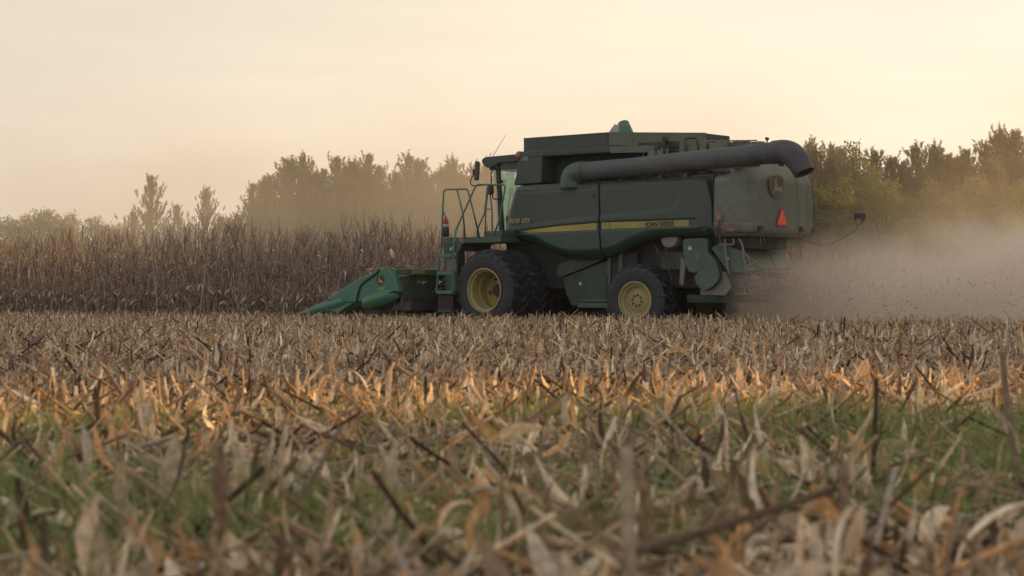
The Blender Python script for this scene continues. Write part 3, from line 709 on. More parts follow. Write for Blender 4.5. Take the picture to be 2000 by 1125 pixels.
# ------------- wheels
def wheel(u, v, z, rad, wid, rim_r, inward, nlug, bolts, name='wheel'):
    """v is the outer face; inward = -1 towards the machine centre for the camera side"""
    w = empty(name, (u, v, z), 0, cb); w.scale = (1/SU, 1/SV, 1)
    s = inward
    h = rad - rim_r
    prof = [(rim_r, 0.035), (rim_r+0.03, 0.01), (rim_r+0.35*h, -0.005), (rim_r+0.62*h, 0.0), (rim_r+0.82*h, 0.03), (rad-0.075, 0.065), (rad-0.06, wid*0.3), (rad-0.055, wid*0.5),
            (rad-0.06, wid*0.7), (rad-0.075, wid-0.065), (rim_r+0.82*h, wid-0.03), (rim_r+0.62*h, wid), (rim_r+0.03, wid-0.01), (rim_r, wid-0.035)]
    mb = MB().lathe((0, 0, 0), [(r_, s*d) for r_, d in prof], 64)
    # lugs: two staggered sets of slanted bars, wrapping over the shoulder
    for k in range(nlug*2):
        side = k % 2; a0 = 2*pi*k/(nlug*2)
        if side == 0: row = [(-0.012, rad-0.16), (0.015, rad-0.05), (0.07, rad+0.002), (wid*0.30, rad+0.012), (wid*0.53, rad+0.016)]
        else: row = [(wid+0.012, rad-0.16), (wid-0.015, rad-0.05), (wid-0.07, rad+0.002), (wid*0.70, rad+0.012), (wid*0.47, rad+0.016)]
        slant = [0.0, 0.01, 0.05, 0.17, 0.30]
        hw = 0.030/rad; V = []
        for (d, rr), sl in zip(row, slant):
            aa = a0 + sl*(0.93/rad)
            for da, dr in ((-hw*1.25, -0.06), (-hw*0.8, 0.0), (hw*0.8, 0.0), (hw*1.25, -0.06)):
                rr2 = rr + dr
                V.append((rr2*cos(aa+da), s*d, rr2*sin(aa+da)))
        F = []
        for i in range(4):
            for j in range(3):
                F.append((i*4+j, i*4+j+1, (i+1)*4+j+1, (i+1)*4+j))
        F.append((0,1,2,3)); F.append((16,19,18,17))
        mb.add(V, F)
    mb.build('tyre', M['tyre'], w, smooth=False)
    return w
def rim(w, rim_r, wid, disc_d, s, bolts, hub_r, hole=False):
    # flange, barrel, step, disc
    prof = [(rim_r+0.012, 0.02), (rim_r+0.022, -0.012), (rim_r-0.005, -0.018), (rim_r-0.015, 0.05), (rim_r-0.055, 0.075), (rim_r-0.06, disc_d*0.55), (rim_r-0.085, disc_d*0.6),
            (rim_r-0.09, disc_d), (rim_r-0.13, disc_d+0.015), (hub_r+0.05, disc_d-0.01), (hub_r, disc_d-0.03), (0.001, disc_d-0.03)]
    mb = MB().lathe((0, 0, 0), [(r_, s*d) for r_, d in prof], 56)
    o = mb.build('rim', M['yellow'], w, smooth=True)
    md = o.modifiers.new('edge', 'EDGE_SPLIT'); md.split_angle = R(40)
    bb = hub_r*0.72
    for k in range(bolts):
        a = 2*pi*k/bolts + 0.2
        MB().tube([(bb*cos(a), s*(disc_d-0.025), bb*sin(a)), (bb*cos(a), s*(disc_d-0.065), bb*sin(a))], 0.022, 8).build('bolt', M['black'], o)
    if hole:
        for a in (-1.75, 1.2, 2.9, -0.2):
            b = MB(); rr = rim_r-0.21; b.tube([(rr*cos(a-0.14), s*(disc_d-0.01), rr*sin(a-0.14)), (rr*cos(a), s*(disc_d-0.01), rr*sin(a)), (rr*cos(a+0.14), s*(disc_d-0.01), rr*sin(a+0.14))], 0.032, 10)
            b.build('hand_hole', M['gap'], o)
        MB().lathe((0, 0, 0), [(0.001, s*(disc_d-0.12)), (0.13, s*(disc_d-0.12)), (0.15, s*(disc_d-0.02))], 20).build('hub_cap', M['black'], o)
    return o
FW = 3.56
w1 = wheel(FW, 2.50, 0.905, 0.95, 0.60, 0.50, -1, 21, 0); rim(w1, 0.50, 0.5, 0.56, -1, 8, 0.20, True)
w2 = wheel(FW, 1.70, 0.905, 0.95, 0.60, 0.50, -1, 21, 0); rim(w2, 0.50, 0.5, 0.12, -1, 8, 0.20)
w3 = wheel(FW, -1.70, 0.905, 0.95, 0.60, 0.50, 1, 21, 0); rim(w3, 0.50, 0.5, 0.12, 1, 8, 0.20)
w4 = wheel(FW, -2.50, 0.905, 0.95, 0.60, 0.50, 1, 21, 0); rim(w4, 0.50, 0.5, 0.56, 1, 8, 0.20, True)
w5 = wheel(0.0, 1.70, 0.67, 0.82, 0.58, 0.41, -1, 19, 0); rim(w5, 0.41, 0.46, 0.13, -1, 8, 0.17)
w6 = wheel(0.0, -1.70, 0.67, 0.82, 0.58, 0.41, 1, 19, 0); rim(w6, 0.41, 0.46, 0.13, 1, 8, 0.17)

for w_ in (w5, w6): w_.rotation_euler = (0, 0, R(7))       # rear wheels steer
# ------------- cab
cab = empty('cab', (0, 0, 0), 0, cb)
roof = MB().prism([(4.70,4.06),(4.66,4.13),(4.55,4.155),(3.3,4.185),(3.3,4.02),(3.72,3.99),(4.19,3.98),(4.24,3.94),(4.40,3.88),(4.56,3.90),(4.66,3.98)], -1.0, 1.0).build('roof', M['green_tank'], cab, bevel=0.03)
mb = MB()
for k in range(6): mb.box(4.46, 4.58, -0.85+0.3*k, -0.68+0.3*k, 3.84, 3.91)
mb.build('roof_lamp', M['black'], roof, bevel=0.01)
MB().box(3.25, 4.16, 0.80, 0.945, 3.83, 4.0).build('header_beam', M['green_tank'], cab, bevel=0.01)
for sgn in (1, -1):
    MB().prism([(4.31,3.93),(4.22,3.93),(4.08,2.30),(4.20,2.30)], sgn*0.86, sgn*0.95).build('pillar', M['black'], cab, bevel=0.01)
    MB().prism([(3.45,3.9),(3.30,3.9),(3.55,2.3),(3.70,2.3)], sgn*0.86, sgn*0.93).build('pillar', M['black'], cab, bevel=0.01)
    MB().prism([(4.25,3.90),(3.35,3.90),(3.60,2.36),(4.12,2.36)], sgn*0.90, sgn*0.912).build('side_window', M['glass'], cab)
MB().add([(4.42,-0.86,3.90),(4.42,0.86,3.90),(4.30,0.86,2.36),(4.30,-0.86,2.36)], [(0,1,2,3)]).build('windscreen', M['glass'], cab, solid=0.012)
MB().box(3.25, 4.34, -0.93, 0.93, 2.12, 2.34).build('cab_floor', M['black'], cab, bevel=0.02)
MB().box(3.22, 3.30, -0.93, 0.93, 2.30, 3.20).build('rear_wall', M['black'], cab)
st_ = MB().box(3.42, 3.85, -0.28, 0.28, 2.36, 2.75).build('seat', M['seat'], cab, bevel=0.05)
MB().box(3.38, 3.50, -0.26, 0.26, 2.75, 3.35).build('seat_back', M['seat'], st_, bevel=0.05)
MB().tube([(4.15,0,2.35),(4.05,0,2.95)], 0.04, 10).build('steering_column', M['seat'], cab)
MB().tube([(4.05+0.03*sin(a), 0.19*cos(a), 2.98+0.1*sin(a)) for a in [2*pi*k/20 for k in range(20)]], 0.014, 6, closed=True).build('steering_wheel', M['seat'], cab)
MB().tube([(4.22,0.93,3.60),(4.20,0.99,3.55),(4.10,0.99,3.54)], 0.022, 8).build('door_handle', M['black'], cab)
MB().box(4.08, 4.24, 0.955, 0.985, 3.50, 3.58).build('door_catch', M['black'], cab, bevel=0.01)
MB().tube(catmull([(4.24,0.98,3.83),(4.36,0.99,3.82),(4.40,1.0,3.7),(4.36,1.0,3.2),(4.28,1.0,3.12),(4.1,1.0,3.13)], 5), 0.016, 8).build('grab_handle', M['black'], cab, smooth=True)
MB().tube([(4.40,0.9,4.15),(4.39,0.9,4.20),(4.03,0.9,4.67)], [0.012,0.008,0.004], 6).build('antenna', M['black'], roof)
bc = MB().tube([(3.52,1.08,4.0),(3.52,1.08,4.10)], 0.05, 12).build('beacon_base', M['black'], cab)
MB().tube([(3.52,1.08,4.05),(3.52,1.08,4.13),(3.52,1.08,4.20),(3.52,1.08,4.23)], [0.085,0.095,0.085,0.03], 16).build('beacon_lens', M['amber'], bc, smooth=True)
MB().tube([(3.52,1.08,4.02),(3.50,1.06,3.80),(3.46,1.0,3.66)], 0.03, 8).build('beacon_bracket', M['black'], bc)
# mirrors on a curved arm
mr_ = MB().tube(catmull([(3.95,1.9,3.41),(4.20,1.9,3.405),(4.34,1.9,3.42),(4.38,1.9,3.50),(4.33,1.9,3.62),(4.24,1.9,3.70)], 6), 0.013, 8).build('mirror_arm', M['black'], cab, smooth=True)
MB().prism([(4.22,3.985),(4.14,3.985),(4.125,3.92),(4.15,3.56),(4.18,3.53),(4.245,3.53),(4.25,3.58)], 1.85, 1.95).build('mirror', M['spout'], mr_, bevel=0.02)
MB().box(4.24, 4.28, 1.86, 1.96, 3.66, 3.80).build('mirror_clamp', M['black'], mr_, bevel=0.01)
MB().prism([(4.02,3.42),(3.94,3.42),(3.92,3.24),(3.97,3.18),(4.0,3.2)], 1.55, 1.70).build('work_lamp', M['black'], cab, bevel=0.02)

# ------------- platform, railings, ladder
pf = MB().prism([(4.95,2.17),(3.26,2.17),(3.26,2.03),(4.30,2.03),(4.40,1.98),(4.46,1.84),(4.52,1.84),(4.95,2.06)], 1.0, 2.25).build('platform', M['green'], cb, bevel=0.01)
MB().box(4.34, 4.47, 2.25, 2.256, 2.06, 2.16).build('warning_decal', M['amber'], pf)
MB().box(3.26, 3.78, 1.2, 2.2, 2.175, 2.30).build('step_box', M['green'], pf, bevel=0.01)
def rail(pts, r_=0.021, m='green_clean', n=5, parent=pf):
    return MB().tube(catmull(pts, n), r_, 8).build('railing', M[m], parent, smooth=True)
def rail_poly(pts, r_=0.021, parent=pf, cr_=0.08, m='green_clean'):
    """tube through a polyline with rounded corners"""
    P = [Vector(p) for p in pts]; out = [P[0]]
    for i in range(1, len(P)-1):
        a = P[i] + (P[i-1]-P[i]).normalized()*min(cr_, 0.45*(P[i-1]-P[i]).length); b = P[i] + (P[i+1]-P[i]).normalized()*min(cr_, 0.45*(P[i+1]-P[i]).length)
        for k in range(5):
            t = k/4; out.append(a*(1-t)**2 + P[i]*2*t*(1-t) + b*t*t)
    out.append(P[-1])
    return MB().tube(out, r_, 8).build('railing', M[m], parent, smooth=True)
rail_poly([(4.72,2.6,1.95),(4.72,2.6,2.42),(4.665,2.6,3.30),(3.97,2.6,3.29),(3.77,2.6,2.64),(3.83,2.3,2.14)])
rail_poly([(4.28,2.6,3.295),(4.10,2.6,2.70),(4.18,2.4,2.14)])
rail_poly([(4.62,2.24,2.07),(4.59,2.22,2.33),(4.00,2.2,3.41),(3.16,2.2,3.37),(3.33,2.2,2.57),(3.51,2.2,2.17)])
rail_poly([(4.23,1.4,3.41),(4.32,1.4,2.75),(4.53,1.4,2.39),(4.54,1.4,2.17)])
gate = rail_poly([(4.30,1.4,2.22),(4.28,1.4,2.87),(4.19,1.4,3.45),(4.10,1.4,2.87),(4.09,1.4,2.22)], 0.018)
for z in (2.30, 2.86): MB().tube([(4.29,1.4,z),(4.10,1.4,z)], 0.015, 8).build('cross_bar', M['green_clean'], gate)
lad = empty('ladder', (0, 0, 0), 0, cb)
def lad_u(z): return lerp([(0.45,4.88),(0.86,4.865),(1.74,4.79),(2.06,4.70)], z)
MB().tube([(lad_u(0.84),2.62,0.84),(lad_u(1.74),2.62,1.74),(4.70,2.6,1.97)], 0.024, 8).build('ladder_rail', M['green_clean'], lad)
MB().tube([(4.40,2.62,0.84),(4.37,2.60,1.74),(4.62,2.24,2.09)][:2] + [(4.36,2.6,2.06)], 0.024, 8).build('ladder_rail', M['green_clean'], lad)
MB().tube([(4.36,2.6,2.04),(4.50,2.35,2.25),(4.59,2.22,2.34)], 0.022, 8).build('ladder_rail', M['green_clean'], lad)
for z in (0.87, 1.32, 1.74):
    MB().box(4.39, lad_u(z), 2.50, 2.66, z-0.05, z+0.03).build('step', M['green_clean'], lad, bevel=0.008)
MB().box(4.42, 4.86, 2.54, 2.57, 0.42, 0.82).build('rubber_flap', M['gap'], lad)
MB().box(4.42, 4.84, 2.46, 2.62, 0.38, 0.45).build('step', M['green_dark'], lad, bevel=0.01)
bx = MB().prism([(4.95,2.06),(4.52,2.06),(4.50,1.70),(4.53,0.86),(4.88,0.86),(4.90,1.7)], 1.95, 2.25).build('tool_box', M['green_dark'], cb, bevel=0.015)
MB().box(4.54, 4.83, 2.25, 2.262, 1.36, 1.66).build('box_door', M['letter_grey'], bx, bevel=0.005)
MB().box(4.54, 4.83, 2.25, 2.262, 0.90, 1.30).build('box_door', M['green'], bx, bevel=0.005)
for (u0, z0) in ((4.68,1.86),(4.56,1.72),(4.60,1.90)): MB().box(u0, u0+0.055, 2.25, 2.256, z0, z0+0.075).build('sticker', M['white'], bx)
fe = MB().tube([(4.80,2.34,2.18),(4.80,2.34,2.20),(4.80,2.34,2.38),(4.80,2.34,2.40)], [0.05,0.085,0.085,0.08], 18).build('fire_extinguisher', M['black'], cb, smooth=True)
MB().tube([(4.80,2.34,2.38),(4.80,2.34,2.56),(4.80,2.34,2.62),(4.80,2.34,2.67)], [0.072,0.072,0.05,0.02], 18).build('bottle', M['red'], fe, smooth=True)
MB().tube([(4.80,2.34,2.42),(4.80,2.34,2.49)], 0.074, 18).build('bottle_label', M['white'], fe, smooth=True)
MB().tube([(4.80,2.34,2.66),(4.83,2.34,2.72),(4.85,2.34,2.78)], 0.014, 8).build('lever', M['green_dark'], fe)
for z in (2.0, 1.98): pass

# ------------- feeder house and corn head
MB().prism([(3.9,1.95),(3.9,1.15),(5.7,0.45),(5.7,1.25)], -0.75, 0.75).build('feeder_house', M['green_dark'], cb, bevel=0.02)
hd = empty('corn_head', (-0.67, 0, 0), 0, cb); hd.scale = (1.12, 1, 1.0)
MB().box(5.58, 5.66, -3.05, 3.02, 0.52, 1.32).build('back_sheet', M['green_dark'], hd, bevel=0.01)
beam = MB().prism([(5.50,1.42),(5.84,1.44),(5.84,1.30),(5.50,1.28)], -3.05, 3.02).build('top_beam', M['green'], hd, bevel=0.012)
# decals on the back face of the beam (facing rearwards)
text('header_lettering', 'JOHN DEERE', 0.13, 5.492, 2.80, 1.30, M['letter_yellow'], beam, face='rear', sx=0.75)
MB().box(5.488, 5.498, 1.15, 1.62, 1.30, 1.40).build('warning_decal', M['orange'], beam)
for v in (2.35, 2.18): MB().box(5.568, 5.578, v, v+0.10, 1.06, 1.15).build('sticker', M['letter_grey'], hd)
MB().prism([(5.4,0.62),(5.9,0.62),(5.9,0.42),(5.4,0.42)], -3.0, 2.98).build('lower_beam', M['black'], hd, bevel=0.02)
MB().box(5.40, 5.58, -2.95, 2.9, 0.62, 0.74).build('torque_tube', M['gap'], hd)
MB().tube([(6.05,-2.9,0.85),(6.05,2.85,0.85)], 0.2, 20).build('cross_auger', M['black'], hd)
# end divider
OUT = [(7.60,0.71),(6.66,1.215),(6.30,1.36),(6.08,1.44),(5.95,1.455),(5.80,1.45),(5.72,1.38),(5.66,1.24),(5.60,0.99),(5.56,0.86),(5.68,0.83),(6.68,0.60),(7.0,0.60),(7.45,0.60)]
dv = MB().prism(OUT, 2.98, 3.22).build('end_divider', M['green_clean'], hd, bevel=0.05)
MB().tube(catmull([(8.62,3.08,0.27),(8.15,3.10,0.39),(7.6,3.10,0.52),(7.1,3.10,0.66)], 5), [0.03+0.11*sm(i/9) for i in range(16)], 18).build('snout_tip', M['green_clean'], dv, smooth=True)
MB().prism([(7.95,0.46),(7.58,0.70),(7.2,0.86),(6.8,0.60),(7.3,0.34)], 3.0, 3.19).build('snout_cover', M['green_clean'], dv, bevel=0.04)
MB().tube([(5.68,3.06,0.86),(5.85,3.08,0.80),(6.2,3.10,0.70),(6.5,3.10,0.60),(6.58,3.10,0.55)], [0.13,0.19,0.20,0.19,0.12], 20).build('drive_pod', M['green_clean'], dv, smooth=True)
MB().tube(catmull([(6.10,3.235,1.42),(6.13,3.236,1.34),(6.32,3.236,1.22),(6.56,3.236,1.06),(6.63,3.236,0.95),(6.68,3.236,0.80),(6.72,3.236,0.62)], 6), 0.026, 8).build('divider_groove', M['gap'], dv, smooth=True)
MB().tube([(6.66,3.236,0.63),(6.2,3.236,0.75),(5.75,3.236,0.86),(5.62,3.236,0.89)], 0.016, 8).build('divider_groove', M['gap'], dv, smooth=True)
MB().tube([(7.58,3.2,0.70),(7.45,3.21,0.66),(7.28,3.2,0.50)], 0.012, 6).build('divider_groove', M['gap'], dv)
sh = flat_poly('badge', SHIELD, 0.30, M['letter_black'], dv, 6.06, 3.224, 1.15, 'side', 0.004)
sd = flat_poly('leaping_deer', STAG, 0.34, M['letter_yellow'], sh, 0, 0, 0, 'side', 0.002); sd.matrix_local = Matrix.Translation((0, -0.01, 0.006))
text('model_lettering', '608C', 0.115, 6.14, 3.226, 0.905, M['letter_yellow'], dv, sx=0.95)
# row unit snouts across the head
for k in range(8):
    v = 2.3 - 0.76*k if k < 7 else -3.1
    s_ = MB().tube([(8.2,v,0.20),(7.9,v,0.30),(7.4,v,0.52),(6.8,v,0.72),(6.2,v,0.82)], [0.03,0.10,0.17,0.21,0.18], 14).build('row_snout', M['green_clean'], hd, smooth=True)
MB().prism([(8.1,0.3),(6.3,1.38),(5.6,1.42),(5.5,0.7),(6.8,0.4)], -3.22, -3.0).build('end_divider', M['green_clean'], hd, bevel=0.04)
for k in range(8): MB().box(5.9, 7.0, 2.5-0.76*k, 2.8-0.76*k, 0.35, 0.55).build('row_unit', M['black'], hd, bevel=0.02)
#VEG
# ================================================================ VEGETATION
def ribbons(P, head, pitch, length, width, bend, turn, roll, segs, col, fold=0.0, taper='leaf', rng=RNG, shade=None):
    """curved strips. P (n,3) base points; head/pitch start angles; bend/turn total change; fold: raises a mid rib.
    returns V, F, C"""
    n = len(P); t = np.linspace(0, 1, segs+1)
    pc = pitch[:, None] + bend[:, None]*t[None, :]; hc = head[:, None] + turn[:, None]*t[None, :]
    d = np.stack([np.cos(pc)*np.cos(hc), np.cos(pc)*np.sin(hc), np.sin(pc)], -1)
    step = (length/segs)[:, None, None]
    cen = P[:, None, :] + np.concatenate([np.zeros((n, 1, 3)), np.cumsum((d[:, :-1]+d[:, 1:])*0.5*step, 1)], 1)
    w = np.stack([-np.sin(hc), np.cos(hc), np.zeros_like(hc)], -1)
    up = np.cross(d, w)
    rl = roll[:, None] + (rng.random(n)[:, None]-0.5)*1.6*t[None, :]
    wv = w*np.cos(rl)[..., None] + up*np.sin(rl)[..., None]
    nv = np.cross(d, wv)
    if taper == 'leaf': prof = np.clip(np.minimum(0.45 + 2.2*t, 1.0)*(1-t**2.2)+0.06, 0.05, 1)
    elif taper == 'torn': prof = np.array([1.0 if i < segs else 0.55 for i in range(segs+1)])*(0.85+0.3*np.sin(np.arange(segs+1)*2.1))
    elif taper == 'flat': prof = np.ones_like(t)
    else: prof = 1-0.9*t
    ww = wv*(width[:, None]*0.5*prof[None, :])[..., None]
    if fold > 0:
        mid = cen + nv*(width[:, None]*fold*prof[None, :])[..., None]
        V = np.stack([cen-ww, mid, cen+ww], 2); k = 3
    else:
        V = np.stack([cen-ww, cen+ww], 2); k = 2
    V = V.reshape(-1, 3)
    s = np.arange(segs); a = s[:, None]*k + np.arange(k-1)[None, :]
    q = np.stack([a, a+1, a+k+1, a+k], -1).reshape(-1, 4)
    F = (q[None] + (np.arange(n)*((segs+1)*k))[:, None, None]).reshape(-1, 4)
    C = np.repeat(col[:, None, :], (segs+1)*k, 1)
    return V, F, C.reshape(-1, 3)

def stalks(P, head, pitch, length, rad, col, sides=5, bend=None, segs=1, tip=0.85):
    n = len(P); t = np.linspace(0, 1, segs+1)
    if bend is None: bend = np.zeros(n)
    pc = pitch[:, None] + bend[:, None]*t[None, :]; hc = np.repeat(head[:, None], segs+1, 1)
    d = np.stack([np.cos(pc)*np.cos(hc), np.cos(pc)*np.sin(hc), np.sin(pc)], -1)
    step = (length/segs)[:, None, None]
    cen = P[:, None, :] + np.concatenate([np.zeros((n, 1, 3)), np.cumsum((d[:, :-1]+d[:, 1:])*0.5*step, 1)], 1)
    w = np.stack([-np.sin(hc), np.cos(hc), np.zeros_like(hc)], -1); up = np.cross(d, w)
    a = np.arange(sides)*2*pi/sides
    r = rad[:, None]*(1-(1-tip)*t[None, :])
    ring = (w[:, :, None, :]*np.cos(a)[None, None, :, None] + up[:, :, None, :]*np.sin(a)[None, None, :, None])*r[..., None, None]
    V = (cen[:, :, None, :] + ring).reshape(-1, 3)
    s = np.arange(segs); k = np.arange(sides)
    A = s[:, None]*sides + k[None, :]; B = s[:, None]*sides + (k[None, :]+1) % sides
    q = np.stack([A, B, B+sides, A+sides], -1).reshape(-1, 4)
    F = (q[None] + (np.arange(n)*((segs+1)*sides))[:, None, None]).reshape(-1, 4)
    C = np.repeat(col[:, None, :], (segs+1)*sides, 1).reshape(-1, 3)
    return V, F, C

def join(parts):
    Vs, Fs, Cs = [], [], []; off = 0
    for V, F, C in parts:
        Vs.append(V); Fs.append(F + off); Cs.append(C); off += len(V)
    return np.concatenate(Vs), np.concatenate(Fs), np.concatenate(Cs)

PALETTE = np.array([(0.46,0.36,0.24),(0.36,0.28,0.19),(0.28,0.21,0.14),(0.55,0.46,0.33),(0.62,0.54,0.42),(0.20,0.14,0.09),(0.42,0.25,0.12),(0.48,0.30,0.15),(0.07,0.048,0.035),(0.33,0.29,0.24)])
PALETTE = PALETTE*np.array((1.03, 0.98, 0.92))
PW = np.array([0.13,0.10,0.13,0.12,0.10,0.17,0.06,0.04,0.12,0.03]); PW = PW/PW.sum()
def pick(n, rng, w=PW, jit=0.32):
    c = PALETTE[rng.choice(len(PALETTE), n, p=w)]
    return np.clip(c*(1 + (rng.random((n, 1))-0.5)*2*jit), 0.01, 0.9)

U = lambda rng, n, a, b: a + (b-a)*rng.random(n)

def field_points(rng, y0, y1, dens, margin=1.25, extra=2.2):
    """random points on the part of the field the picture shows between two distances"""
    half = lambda y: y*0.274*margin + extra
    area = (half(y0)+half(y1))*(y1-y0); n = int(area*dens)
    Y = np.sqrt(rng.random(n)*(y1**2-y0**2) + y0**2); X = (rng.random(n)*2-1)*half(Y)
    return X, Y
# edge of the standing corn (front row) and the boundary of the harvested land
HEADU = Vector((-cos(R(TH)), sin(R(TH)), 0)); LEFTV = Vector((-sin(R(TH)), -cos(R(TH)), 0))
def to_local(X, Y):
    dx, dy = X-CO.x, Y-CO.y
    return dx*HEADU.x + dy*HEADU.y, dx*LEFTV.x + dy*LEFTV.y
def standing(X, Y):
    """where corn still stands"""
    u, v = to_local(X, Y)
    return ((v < 2.7) & (u > 8.3)) | ((v < -4.6) & (u > 1.5) & (Y > 48)) | ((Y > 60 + 0.05*X) & (X > -1))

def residue(rng, y0, y1, dens, segs, fold, zr, big=1.0, wsc=1.0, pm=0.22, ps=0.42):
    parts = []
    X, Y = field_points(rng, y0, y1, dens)
    ok = ~standing(X, Y); X, Y = X[ok], Y[ok]; n = len(X)
    # leaf strips
    P = np.stack([X, Y, U(rng, n, 0.0, zr)], -1)
    L = (0.06 + 0.30*rng.random(n)**1.5)*big; W = U(rng, n, 0.010, 0.048)*wsc
    h = n//2; a = (U(rng, n, 0, 2*pi), rng.normal(pm, ps, n), L, W, U(rng, n, -3.2, 1.6), rng.normal(0, 1.5, n), U(rng, n, -1.6, 1.6))
    parts.append(ribbons(P[:h], *[q[:h] for q in a], segs, pick(h, rng), fold, rng=rng))
    parts.append(ribbons(P[h:], *[q[h:] for q in a], segs, pick(n-h, rng), fold, taper='torn', rng=rng))
    # husks: short and broad
    k = n//6; i = rng.choice(n, k, replace=False); P = np.stack([X[i], Y[i], U(rng, k, 0.02, zr)], -1)
    w = np.array([0.1,0.05,0.02,0.25,0.3,0.02,0.14,0.10,0.0,0.02]); w /= w.sum()
    parts.append(ribbons(P, U(rng, k, 0, 2*pi), rng.normal(0.15, 0.4, k), U(rng, k, 0.08, 0.20), U(rng, k, 0.03, 0.068)*wsc, U(rng, k, -2.0, 1.2), U(rng, k, -.5, .5), U(rng, k, -1.2, 1.2), max(3, segs), pick(k, rng, w), max(fold, 0.12), rng=rng))
    # broken stalk pieces lying at all angles
    k = n//5; i = rng.choice(n, k, replace=False); P = np.stack([X[i], Y[i], U(rng, k, 0.01, zr)], -1)
    w = np.array([0.2,0.2,0.25,0.05,0.02,0.15,0.03,0.02,0.12,0.08]); w /= w.sum()
    parts.append(stalks(P, U(rng, k, 0, 2*pi), U(rng, k, -0.15, 0.8)*U(rng, k, 0.1, 1.0), U(rng, k, 0.12, 0.45)*big, U(rng, k, 0.005, 0.012), pick(k, rng, w), 5))
    # fine slivers
    k = int(n*0.7); i = rng.choice(n, k, replace=False); P = np.stack([X[i], Y[i], U(rng, k, 0.02, zr*1.1)], -1)
    parts.append(ribbons(P, U(rng, k, 0, 2*pi), rng.normal(pm, ps*1.2, k), U(rng, k, 0.05, 0.20)*big, U(rng, k, 0.004, 0.012)*wsc, U(rng, k, -1.2, 0.8), U(rng, k, -.8, .8), U(rng, k, -1.5, 1.5), 2, pick(k, rng), 0, taper='spike', rng=rng))
    return parts

rng = np.random.default_rng(11)
parts = []
parts += residue(rng, 2.3, 4.2, 900, 9, 0.18, 0.14, big=0.9, wsc=0.85, pm=0.05, ps=0.33) + residue(rng, 4.2, 7.0, 520, 9, 0.18, 0.13, big=0.9, wsc=0.85, pm=0.05, ps=0.33)
parts += residue(rng, 7.0, 9.2, 480, 7, 0.15, 0.12, big=0.95, wsc=0.9, pm=0.06, ps=0.35) + residue(rng, 9.2, 16.0, 760, 6, 0.15, 0.13, pm=0.08, ps=0.38, big=0.95, wsc=0.9)
parts += residue(rng, 16.0, 30.0, 640, 4, 0.12, 0.17, big=1.05, wsc=0.95, pm=0.04, ps=0.34)
parts += residue(rng, 30.0, 50.0, 420, 3, 0.0, 0.17, big=1.15, wsc=1.15, pm=0.02, ps=0.32)
parts += residue(rng, 50.0, 66.0, 90, 3, 0.0, 0.18, wsc=1.4)
# big husks and thick stalk butts among the nearest litter
X, Y = field_points(rng, 2.9, 9.0, 17); n = len(X)
w = np.array([0.2,0.05,0.12,0.2,0.1,0.08,0.12,0.1,0.02,0.01]); w /= w.sum()
P = np.stack([X, Y, U(rng, n, 0.04, 0.17)], -1)
parts.append(ribbons(P, U(rng, n, 0, 2*pi), rng.normal(0.1, 0.35, n), U(rng, n, 0.12, 0.25), U(rng, n, 0.04, 0.08), U(rng, n, -2.6, 1.6), U(rng, n, -1.3, 1.3), U(rng, n, -1.4, 1.4), 12, pick(n, rng, w), 0.22, rng=rng))
X, Y = field_points(rng, 3.6, 12.0, 14); n = len(X); P = np.stack([X, Y, U(rng, n, 0.02, 0.16)], -1)
w = np.array([0.12,0.12,0.25,0.02,0.01,0.25,0.03,0.02,0.15,0.03]); w /= w.sum()
parts.append(stalks(P, U(rng, n, 0, 2*pi), np.abs(rng.normal(0, 0.35, n)), U(rng, n, 0.15, 0.45), U(rng, n, 0.006, 0.011), pick(n, rng, w), 8, bend=rng.normal(0, 0.2, n), segs=4))
V, F, C = join(parts)
o = np_mesh('crop_residue', V, F, M['residue'], C); tag(o, 'tangled dry corn leaves, husks and broken stalk pieces covering the harvested field', 'crop residue', kind='stuff')

# cut stalks still rooted in their rows (rows run with the machine)
def stubble(rng):
    parts = []
    rows = np.arange(-46, 60)*0.76
    us = []; vs_ = []
    for v in rows:
        u = np.arange(-45, 55, 0.19); u = u + (rng.random(len(u))-0.5)*0.12
        us.append(u); vs_.append(np.full(len(u), v) + (rng.random(len(u))-0.5)*0.08)
    u = np.concatenate(us); v = np.concatenate(vs_)
    X = CO.x + u*HEADU.x + v*LEFTV.x; Y = CO.y + u*HEADU.y + v*LEFTV.y
    ok = (Y > 3.0) & (Y < 62) & (np.abs(X) < Y*0.274*1.25+2.2) & ~standing(X, Y) & (rng.random(len(X)) < 0.42)
    X, Y = X[ok], Y[ok]; n = len(X)
    P = np.stack([X, Y, gz(Y)-0.02], -1)
    w = np.array([0.24,0.22,0.2,0.08,0.03,0.1,0.03,0.02,0.03,0.05]); w /= w.sum(); c = pick(n, rng, w)
    tall = (U(rng, n, 0.08, 0.24) + (rng.random(n) < 0.03)*U(rng, n, 0.05, 0.22))*np.interp(Y, [5, 25, 40], [0.8, 0.85, 1.15])
    parts.append(stalks(P, U(rng, n, 0, 2*pi), pi/2 - np.abs(rng.normal(0, 0.42, n)), tall, U(rng, n, 0.008, 0.014), c, 6, tip=0.95))
    # split, frayed tops and clinging leaf sheaths
    k = int(n*0.45); i = rng.choice(n, k, replace=False)
    P2 = P[i].copy(); P2[:, 2] = tall[i]*U(rng, k, 0.2, 0.8)
    parts.append(ribbons(P2, U(rng, k, 0, 2*pi), U(rng, k, -0.2, 0.9), U(rng, k, 0.08, 0.24), U(rng, k, 0.010, 0.032), U(rng, k, -2.6, 0.4), U(rng, k, -.6, .6), U(rng, k, -1, 1), 5, pick(k, rng), 0.12, rng=rng))
    return parts
V, F, C = join(stubble(rng))
o = np_mesh('corn_stubble', V, F, M['residue'], C); tag(o, 'short cut corn stalks rooted in rows across the field', 'stubble', kind='stuff')

